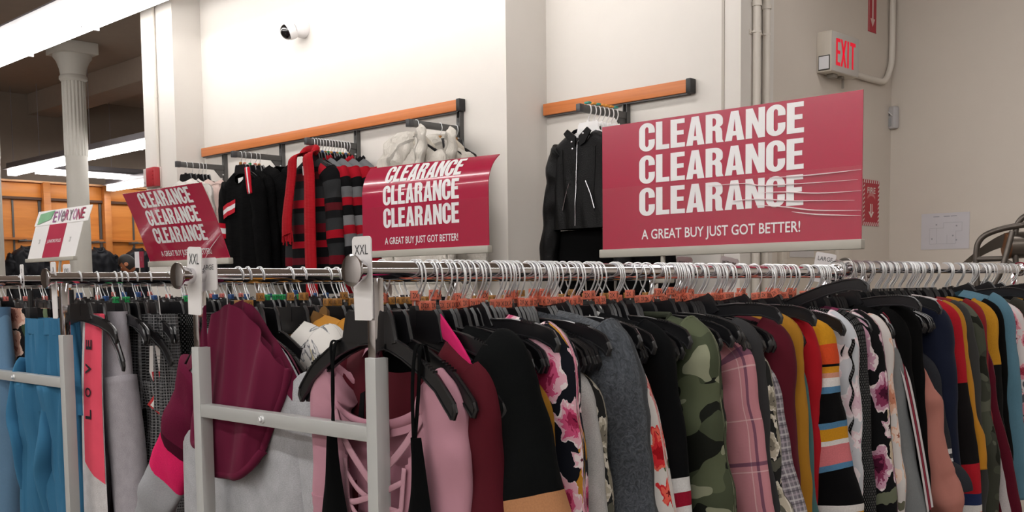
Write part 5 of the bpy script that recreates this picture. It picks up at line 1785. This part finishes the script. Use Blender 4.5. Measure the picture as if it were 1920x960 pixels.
G('hooded_jacket', 'black jacket nearest the wall on the second wall arm', 'jacket', -6.13, YB - .10, BKN, z=ZW, arm=ARM_D, lift=.05, w=.23, hw=.26, hem=-.86, th=.055, seed=97, sl=sh(.6, out=.05, r=.08, re=.07, flat=.65), nw=.06, fn=FN(97))

arm_hangers(-5.418, YB, [.35 - .022 * k for k in range(13)], 'black hanger on the wall arm of the striped cardigans', 'hangers of the striped cardigans', BD_D, ['tan', 'green', 'amber', 'blue'])
def cardigan():
    x = -5.418
    o = G('cardigan', 'grey black and red striped cardigan with a red scarf, front of the third wall arm', 'cardigan', x - .01, YB - .35, F_CARD, z=ZW, arm=ARM_D, lift=.012, w=.225, hw=.265, hem=-.92, th=.045, seed=98, sl=sh(.62, out=.03, r=.072, re=.06, flat=.7), nw=.06, fd=.06, fold=.012)
    MB().prism([(-.035, -.15), (.015, -.15), (.01, -.205), (-.03, -.205)], -.05, -.047).build('price_ticket', plain('#e4e2e2', .7), o)
    P = o_P[o.name]
    for s in (-1, 1):
        m = MB()
        def Q(i, j, s=s):
            ss = lerp(.55, 1.0, i / 10)
            p = P(s * ss, lerp(.02, .10, j / 5), -1)
            return p - Vector((0, .004, 0))
        m.grid(Q, 10, 5)
        m.build('shoulder_patch', J('#a01424'), o, sharp=180)
cardigan()
def scarf():
    m = cloth('#a8121f', 'knit')
    o = empty('scarf', (-5.42, YB - .405, ZW), 'long red knitted scarf draped over the striped cardigan', 'scarf')
    for s, zb, w, dx in ((-1, -.56, .05, -.04), (1, -.93, .055, .015)):
        b = MB()
        def P(i, j, s=s, zb=zb, w=w, dx=dx):
            t = j / 40
            c = smooth([(s * .055, .03, -.075), (s * .075, -.03, -.10), (s * .09, -.045, -.2), (s * .1 + dx * .5, -.05, -.4), (s * .095 + dx, -.05, zb)], 10)
            f = t * (len(c) - 1)
            k = min(int(f), len(c) - 2)
            q = c[k].lerp(c[k + 1], f - k)
            a = i / 24 * 2 * pi
            ww = w * lerp(.75, 1.0, t)
            rib = .003 * sin(i / 24 * 2 * pi * 9)
            return Vector((q.x + cos(a) * ww, q.y + sin(a) * (.016 + rib) - .006 * sin(t * 9), q.z + .01 * cos(a)))
        b.grid(P, 24, 40, lambda i, j: (P(i, j)[0], -P(i, j)[2]))
        q = b.build('tail', m, o, sharp=180)
        f = MB()
        for k in range(10):
            e = P(0, 40)
            x = lerp(e.x - 2 * w, e.x, k / 9)
            f.tube([(x, e.y, e.z + .01), (x + rng.uniform(-.01, .01), e.y + rng.uniform(-.01, .01), e.z - .05 - rng.uniform(0, .03))], .004, 5)
        f.build('fringe', m, q)
    c = MB()
    c.tube(smooth([(-.06, .02, -.08), (-.05, .045, -.05), (0, .055, -.045), (.05, .045, -.05), (.06, .02, -.08)]), .022, 10)
    c.build('neck_loop', m, o, sharp=180)
scarf()
for k, (d, l) in enumerate(((.28, 'second'), (.22, 'third'), (.16, 'fourth'), (.10, 'fifth'))):
    G('cardigan', 'striped red, grey and black cardigan on the third wall arm, %s from front' % l, 'cardigan', -5.40 + .03 * k, YB - d, F_CARD2, z=ZW, arm=ARM_D, lift=.012, w=.225, hw=.26, hem=-.92, th=.04, seed=100 + k,
      sl=sh(.62, out=.05, r=.072, re=.06, flat=.65), nw=.055, fd=.03, neck=J('#a01424') if k % 2 == 0 else J('#19191b'), neckr=.02, rz=-.05)

arm_hangers(-4.471, YB, (.34, .17, .05), 'black hanger on the wall arm of the white hooded coats', 'hangers of the white hooded coats', BD_D, ['amber', 'tan', 'tan'])
def hooded(label, x, d, seed, sc=1.0):
    o = coat(label, x, d, cloth('#e8e2d8', 'fur'), seed, hem=-.95, lift=.0)
    fu = lambda v, k=.012: Vector(v) + Vector((noise.noise(Vector(v) * 22), noise.noise(Vector(v) * 24 + Vector((3, 3, 3))), noise.noise(Vector(v) * 23 + Vector((7, 1, 2))))) * k
    h = MB()
    N, K = 32, 20
    def H(i, j):
        a, b = 2 * pi * i / N, pi * j / K
        return fu((sin(b) * cos(a) * .115, .02 + sin(b) * sin(a) * .05, -.17 + cos(b) * .105))
    h.grid(H, N, K, lambda i, j: (i / N * .4, j / K * .25))
    h.build('hood', cloth('#d8cfc0', 'fur'), o, sharp=180)
    for nm, pts, wd in (('hood_flap', [(-.0, .01, -.10), (-.06, -.03, -.105), (-.12, -.06, -.15), (-.145, -.075, -.23), (-.11, -.09, -.32), (-.03, -.09, -.40)], .085),
                        ('hood_flap', [(.0, .01, -.095), (.05, -.03, -.085), (.095, -.06, -.12), (.11, -.08, -.2), (.10, -.09, -.28), (.07, -.09, -.40)], .08)):
        r = MB()
        p = smooth(pts, 7)
        r.tube(p, [wd * (.55 + .5 * sin(pi * min(1, k / (len(p) - 1) * 1.1)) ** .7) for k in range(len(p))], 24, flat=(.26, 1), up=(0, -1, .3))
        r.v = [tuple(fu(v, .017)) for v in r.v]
        r.build(nm, cloth('#e8e2d8', 'fur'), o, sharp=180)
hooded('white fluffy hooded coat at the front of the fourth wall arm', -4.48, .33, 110)
hooded('white fluffy hooded coat nearer the wall on the fourth wall arm', -4.44, .15, 111)

# white hangers with coloured clips and the leather jacket
WHK = hook_mesh(M_WHITE, .0032)
WBD = body_mesh(ARM_D, M_WHITE, plaque=True, notches=False)
for k, d in enumerate((.325, .285, .25, .215, .18, .145, .11)):
    h = hanger('clothes_hanger', (-3.537, YR - d, ZW + .002), 'white plastic hanger with a coloured tab on the wall arm of the leather jacket', 'white hangers of the leather jacket', WHK, WBD, None, rng.uniform(-.05, .05))
    c = ['teal', 'amber', 'teal', 'amber', 'amber', 'amber', 'teal'][k]
    MB().box((-.017, -.011, .0225), (.013, .011, .0325), bev=.001).build('size_clip', CLIPS[c].materials[0], h)
LEA = cloth('#0b0b0c', 'leather')
def leather():
    x, y = -3.56, YR - .325
    o = G('leather_jacket', 'black leather zip jacket on white hangers, left of the largest clearance sign', 'jacket', x, y, LEA, z=ZW, arm=ARM_D, lift=.008, w=.215, hw=.235, hem=-.60, th=.05, seed=120, nw=.075, fd=.035, fold=.012, nu=40, nv=30,
          sl=sh(.60, out=.055, r=.066, re=.055, flat=.75, wav=.008), smat=cloth('#0d0d0e', 'leather'))
    P = o_P[o.name]
    z = MB()
    z.tube([P(-.02, t, -1) - Vector((0, .003, 0)) for t in [.02 + .95 * k / 24 for k in range(25)]], .004, 6, flat=(1, .6))
    z.build('zip', plain('#b5b5b8', .25, 1), o)
    for s in (-1, 1):
        q = MB()
        q.tube([P(s * .28, .5, -1) - Vector((0, .003, 0)), P(s * .42, .66, -1) - Vector((0, .003, 0)), P(s * .52, .8, -1) - Vector((0, .003, 0))], .0035, 6)
        q.build('pocket_zip', plain('#b5b5b8', .25, 1), o)
        pn = MB()
        pn.tube([P(s * .5, .16 + .035 * k, -1) - Vector((0, .001, 0)) for k in range(20)], .0025, 6)
        pn.build('seam', LEA, o)
    h = MB()
    def H(i, j):
        a = pi * i / 20
        b = j / 8
        return Vector((-cos(a) * lerp(.085, .12, b), .01 + sin(a) * .05 - .06 * b * (1 - sin(a)), -.095 - .075 * b + .02 * sin(a) * (1 - b)))
    h.grid(H, 20, 8, lambda i, j: (i / 20 * .4, j / 8 * .1))
    h.build('hood', cloth('#141416', 'knit'), o, sharp=180)
    c = MB()
    for s in (-1, 1):
        c.prism([(s * .01, -.14), (s * .065, -.10), (s * .09, -.12), (s * .05, -.175), (s * .015, -.19)], -.062, -.054)
    c.build('collar', LEA, o)
    sn = MB()
    for px, pz in ((-.035, -.165), (.04, -.13), (-.03, -.2)):
        sn.lathe([(.006, 0), (.006, .002), (.003, .003)], (px, -.062, pz), (0, -1, 0), 12)
    sn.build('snap', plain('#c5c5c8', .2, 1), o)
    MB().prism([(-.02, -.10), (.03, -.105), (.025, -.165), (-.012, -.17)], -.02, -.017).build('neck_label', plain('#e8e8e8', .6), o)
leather()
pants('trousers', 'black trousers hanging below the leather jacket', 'trousers', -3.60, YR - .28, AZ, J('#0a0a0b'), top=-.60, wv=.17, th=.05, leg=.085, L=1.5, hemw=.07, seed=31)
pants('trousers', 'black trousers right of the first pair, below the largest clearance sign', 'trousers', -3.22, YR - .26, AZ, J('#0a0a0b'), top=-.66, wv=.16, th=.05, leg=.085, L=1.5, hemw=.07, seed=32)

# ------------------------------------------------------------------ the hall: jackets on the panelling and a person
def hall_jacket(y, label, seed, w=.24):
    z = 2.25
    a = empty('display_arm', (-15.2, y, z), 'short display arm on the wood panelling', 'display arm', 'display arms on the wood panelling')
    MB().box((0, -.012, -.018), (.26, .012, .018), bev=.003).build('arm', M_STEEL, a)
    MB().box((.26, -.1, -.012), (.28, .1, .006), bev=.003).build('cross_tab', M_STEEL, a)
    o = G('puffer_jacket', label, 'jacket', -14.93, y, cloth('#1d1e22', 'leather'), z=z, arm=ARM_D, lift=.02, w=w, hw=.30, hem=-.8, th=.10, seed=seed, rz=pi / 2, sl=sh(.62, out=.09, r=.085, re=.07, flat=.8, wav=.02), nw=.07, fold=.03, fn=FN(seed), neck=cloth('#1d1e22', 'leather'), neckr=.03)
hall_jacket(5.82, 'black jacket on the wood panelling at the far left, left of the white sale sign', 130)
hall_jacket(6.83, 'black jacket on the wood panelling just right of the round column', 131)
hall_jacket(7.42, 'black jacket on the wood panelling behind the person', 132)
hall_jacket(8.0, 'black jacket on the wood panelling behind the leaning clearance sign', 133)

def person():
    t = empty('person', (-12.17, 6.09, 0), 'person with short dark hair and dark jacket bending the head, far back in the hall', 'person', rz=radians(-45))
    # skeleton: pelvis first; facing local -Y
    J_ = {'pelvis': (0, .02, 1.00), 'waist': (0, .03, 1.18), 'chest': (0, -.02, 1.42), 'neckb': (0, -.07, 1.60), 'neck': (0, -.10, 1.66),
          'shL': (-.19, -.04, 1.56), 'shR': (.19, -.04, 1.56), 'elL': (-.25, -.02, 1.27), 'elR': (.25, -.02, 1.27), 'wrL': (-.20, -.24, 1.16), 'wrR': (.20, -.24, 1.16),
          'hipL': (-.10, .02, .95), 'hipR': (.10, .02, .95), 'knL': (-.11, 0, .52), 'knR': (.11, -.02, .52), 'anL': (-.11, .04, .09), 'anR': (.11, .03, .09), 'toL': (-.12, -.13, .04), 'toR': (.13, -.14, .04)}
    E_ = [('pelvis', 'waist'), ('waist', 'chest'), ('chest', 'neckb'), ('neckb', 'neck'), ('chest', 'shL'), ('chest', 'shR'), ('shL', 'elL'), ('shR', 'elR'), ('elL', 'wrL'), ('elR', 'wrR'),
          ('pelvis', 'hipL'), ('pelvis', 'hipR'), ('hipL', 'knL'), ('hipR', 'knR'), ('knL', 'anL'), ('knR', 'anR'), ('anL', 'toL'), ('anR', 'toR')]
    R_ = {'pelvis': .15, 'waist': .14, 'chest': .15, 'neckb': .075, 'neck': .055, 'shL': .075, 'shR': .075, 'elL': .055, 'elR': .055, 'wrL': .035, 'wrR': .035, 'hipL': .10, 'hipR': .10, 'knL': .065, 'knR': .065, 'anL': .045, 'anR': .045, 'toL': .035, 'toR': .035}
    def skin(name, J, Ed, Rd, root, mat, par):
        ks = list(J)
        me = bpy.data.meshes.new(name)
        me.from_pydata([J[k] for k in ks], [(ks.index(a), ks.index(b)) for a, b in Ed], [])
        o = bpy.data.objects.new(name, me)
        COL.objects.link(o)
        md = o.modifiers.new('skin', 'SKIN')
        me.skin_vertices.new() if not me.skin_vertices else None
        for i, k in enumerate(ks):
            sv = me.skin_vertices[0].data[i]
            sv.radius = (Rd[k], Rd[k])
            sv.use_root = k == root
        o.modifiers.new('subdivision', 'SUBSURF').levels = 2
        o.modifiers['subdivision'].render_levels = 2
        me.materials.append(mat)
        o.parent = par
        return o
    sk = plain('#b5714e', .55, name='skin', var=.08)
    dark = J('#1c1e24')
    skin('clothed_body', J_, E_, R_, 'pelvis', dark, t)
    for s in (-1, 1):
        hj, he, hr = {'w': (s * .20, -.24, 1.16), 'p': (s * .19, -.31, 1.13)}, [('w', 'p')], {'w': .028, 'p': .034}
        for k in range(4):
            x = s * (.19 + (k - 1.5) * .019)
            ln = (.05, .058, .055, .042)[k]
            hj['a%d' % k] = (x, -.345, 1.12)
            hj['b%d' % k] = (x, -.345 - ln * .7, 1.10)
            hj['c%d' % k] = (x, -.345 - ln, 1.07)
            he += [('p', 'a%d' % k), ('a%d' % k, 'b%d' % k), ('b%d' % k, 'c%d' % k)]
            hr.update({'a%d' % k: .010, 'b%d' % k: .009, 'c%d' % k: .008})
        hj['t0'] = (s * .155, -.30, 1.12)
        hj['t1'] = (s * .145, -.345, 1.10)
        he += [('w', 't0'), ('t0', 't1')]
        hr.update({'t0': .012, 't1': .009})
        skin('hand', hj, he, hr, 'w', sk, t)
    # head: bowed
    hd = MB()
    N, K = 24, 20
    tilt = radians(38)
    def Hp(i, j, grow=0.0):
        a, b = 2 * pi * i / N, pi * j / K
        x, y, z = sin(b) * sin(a), -sin(b) * cos(a), cos(b)
        fx, fy, fz = .074, .094, .115
        q = Vector((x * fx * (1 - .22 * max(0, -z)), y * fy, z * fz))
        f = max(0, -y)
        if z < .1:
            q.y += .012 * f * max(0, -z) * (1 - abs(x))
        # nose, eye sockets, mouth
        if abs(x) < .22 and -.45 < z < .15 and y < 0:
            q.y -= .02 * (1 - abs(x) / .22) * sin(pi * (z + .45) / .6)
        if .15 < abs(x) < .55 and -.02 < z < .2 and y < -.5:
            q.y += .008
        if abs(x) < .3 and -.68 < z < -.55 and y < 0:
            q.y += .004
        if grow:
            q *= 1 + grow
        c, s = cos(tilt), sin(tilt)
        q = Vector((q.x, q.y * c - q.z * s, q.y * s + q.z * c))
        return q + Vector((0, -.175, 1.775))
    hd.grid(lambda i, j: Hp(i, j), N, K)
    for s in (-1, 1):
        hd.lathe([(.008, -.004), (.022, .0), (.026, .008), (.012, .012), (.004, .006)], Vector((s * .072, -.165, 1.765)), (s, .15, .1), 12)
    head = hd.build('head', sk, t, sharp=180)
    hr = MB()
    hr.grid(lambda i, j: Hp(i, j, .07), N, K, skip=lambda i, j: (j > 7 and (i < 5 or i > N - 6)) or j > 14)
    hr.build('hair', plain('#1e1815', .6), t, sharp=180)
    ey = MB()
    for s in (-1, 1):
        c = Hp(N // 24 * (2 if s > 0 else 22), 10)
        ey.lathe([(.001, -.008), (.009, 0), (.007, .006), (.001, .008)], c, (0, -1, -.5), 10)
    ey.build('eye', plain('#e8e4e0', .3), t)
    cl = MB()
    cl.tube(smooth([(-.07, -.02, 1.63), (-.06, -.11, 1.64), (0, -.15, 1.635), (.06, -.11, 1.64), (.07, -.02, 1.63), (0, .03, 1.645), (-.07, -.02, 1.63)]), .016, 8)
    cl.build('collar', plain('#c9cbd2', .7), t)
    t.location.z = .10
    t.scale = (1, 1, 1)
struct(MB().box((-15.4, 4.6, 0), (-11.9, 10, .12)).build('floor_step', plain('#6d6158', .7)))
person()

def card_sign():
    t = empty('sign_card', (-4.76, 2.37, 1.658), 'small white and maroon sign card above the hangers beside the leaning clearance sign', 'sign')
    MB().box((-.045, -.001, 0), (.0, .001, .075)).build('panel', plain('#d9d6da', .5), t)
    MB().box((.0, -.001, .0), (.042, .001, .075)).build('panel', plain('#8a1f38', .45), t)
    add_text(MB(), '2X', .014, .03, .016, .02, lambda u, v: (u, -.0018, v)).build('lettering', plain('#b06a78', .6, var=0), t)
    MB().tube([(0, 0, -.06), (0, 0, .0)], .004, 8).build('stem', M_BAR, t)
card_sign()

# ------------------------------------------------------------------ tubular metal frames beyond the second rack
def frames():
    t = empty('tubular_frame', (-1.72, 4.75, 0), 'dark grey tubular metal frames piled beyond the far end of the second rack', 'metal frame')
    m = plain('#625b55', .35, .6, name='worn_tube', var=.12)
    for k, (dx, dy, dz) in enumerate(((0, 0, 0), (.14, .06, .075))):
        f = MB()
        f.tube(smooth([(-.09 + dx, dy, 1.50 + dz), (-.10 + dx, dy, 1.66 + dz), (-.085 + dx, dy + .005, 1.73 + dz), (-.03 + dx, dy + .02, 1.765 + dz), (.06 + dx, dy + .05, 1.785 + dz), (.12 + dx, dy + .06, 1.78 + dz), (.15 + dx, dy + .08, 1.72 + dz), (.16 + dx, dy + .08, 1.50 + dz)], 6), .0125, 10)
        f.tube([(-.095 + dx, dy, 1.645 + dz), (.0 + dx, dy + .02, 1.645 + dz), (.06 + dx, dy + .06, 1.60 + dz), (.155 + dx, dy + .08, 1.60 + dz)], .012, 10)
        f.tube(smooth([(-.02 + dx, dy - .04, 1.50 + dz), (.02 + dx, dy - .03, 1.60 + dz), (.05 + dx, dy, 1.76 + dz)], 6), .012, 10)
        f.build('hoop', m, t, sharp=60)
    c = MB()
    c.lathe([(.03, 0), (.055, .012), (.058, .05), (.058, .16), (.05, .18)], (.0, .06, 1.70), (.8, .6, .05), 24)
    c.build('cylinder', plain('#7a726a', .3, .7), t)
    MB().lathe([(.001, -.002), (.056, -.002), (.058, .012), (.001, .012)], (.0, .06, 1.70), (.8, .6, .05), 24).build('cylinder_end', plain('#7a5236', .5), t)
    p = MB()
    p.grid(lambda i, j: Vector((lerp(-.22, .02, i / 14), .05 + .04 * j / 6, 1.60 + .10 * sin(pi * .5 * i / 14) ** 1.2 + .06 * (1 - j / 6) * i / 14)), 14, 6)
    p.build('curved_plate', plain('#8c857d', .35, .5), t, sharp=180)
    b = MB()
    for x in (-.08, .30):
        b.box((x - .0125, .0, 0), (x + .0125, .03, 1.55))
    b.box((-.1, -.1, 1.49), (.34, .2, 1.51))
    b.build('stand', m, t)
frames()
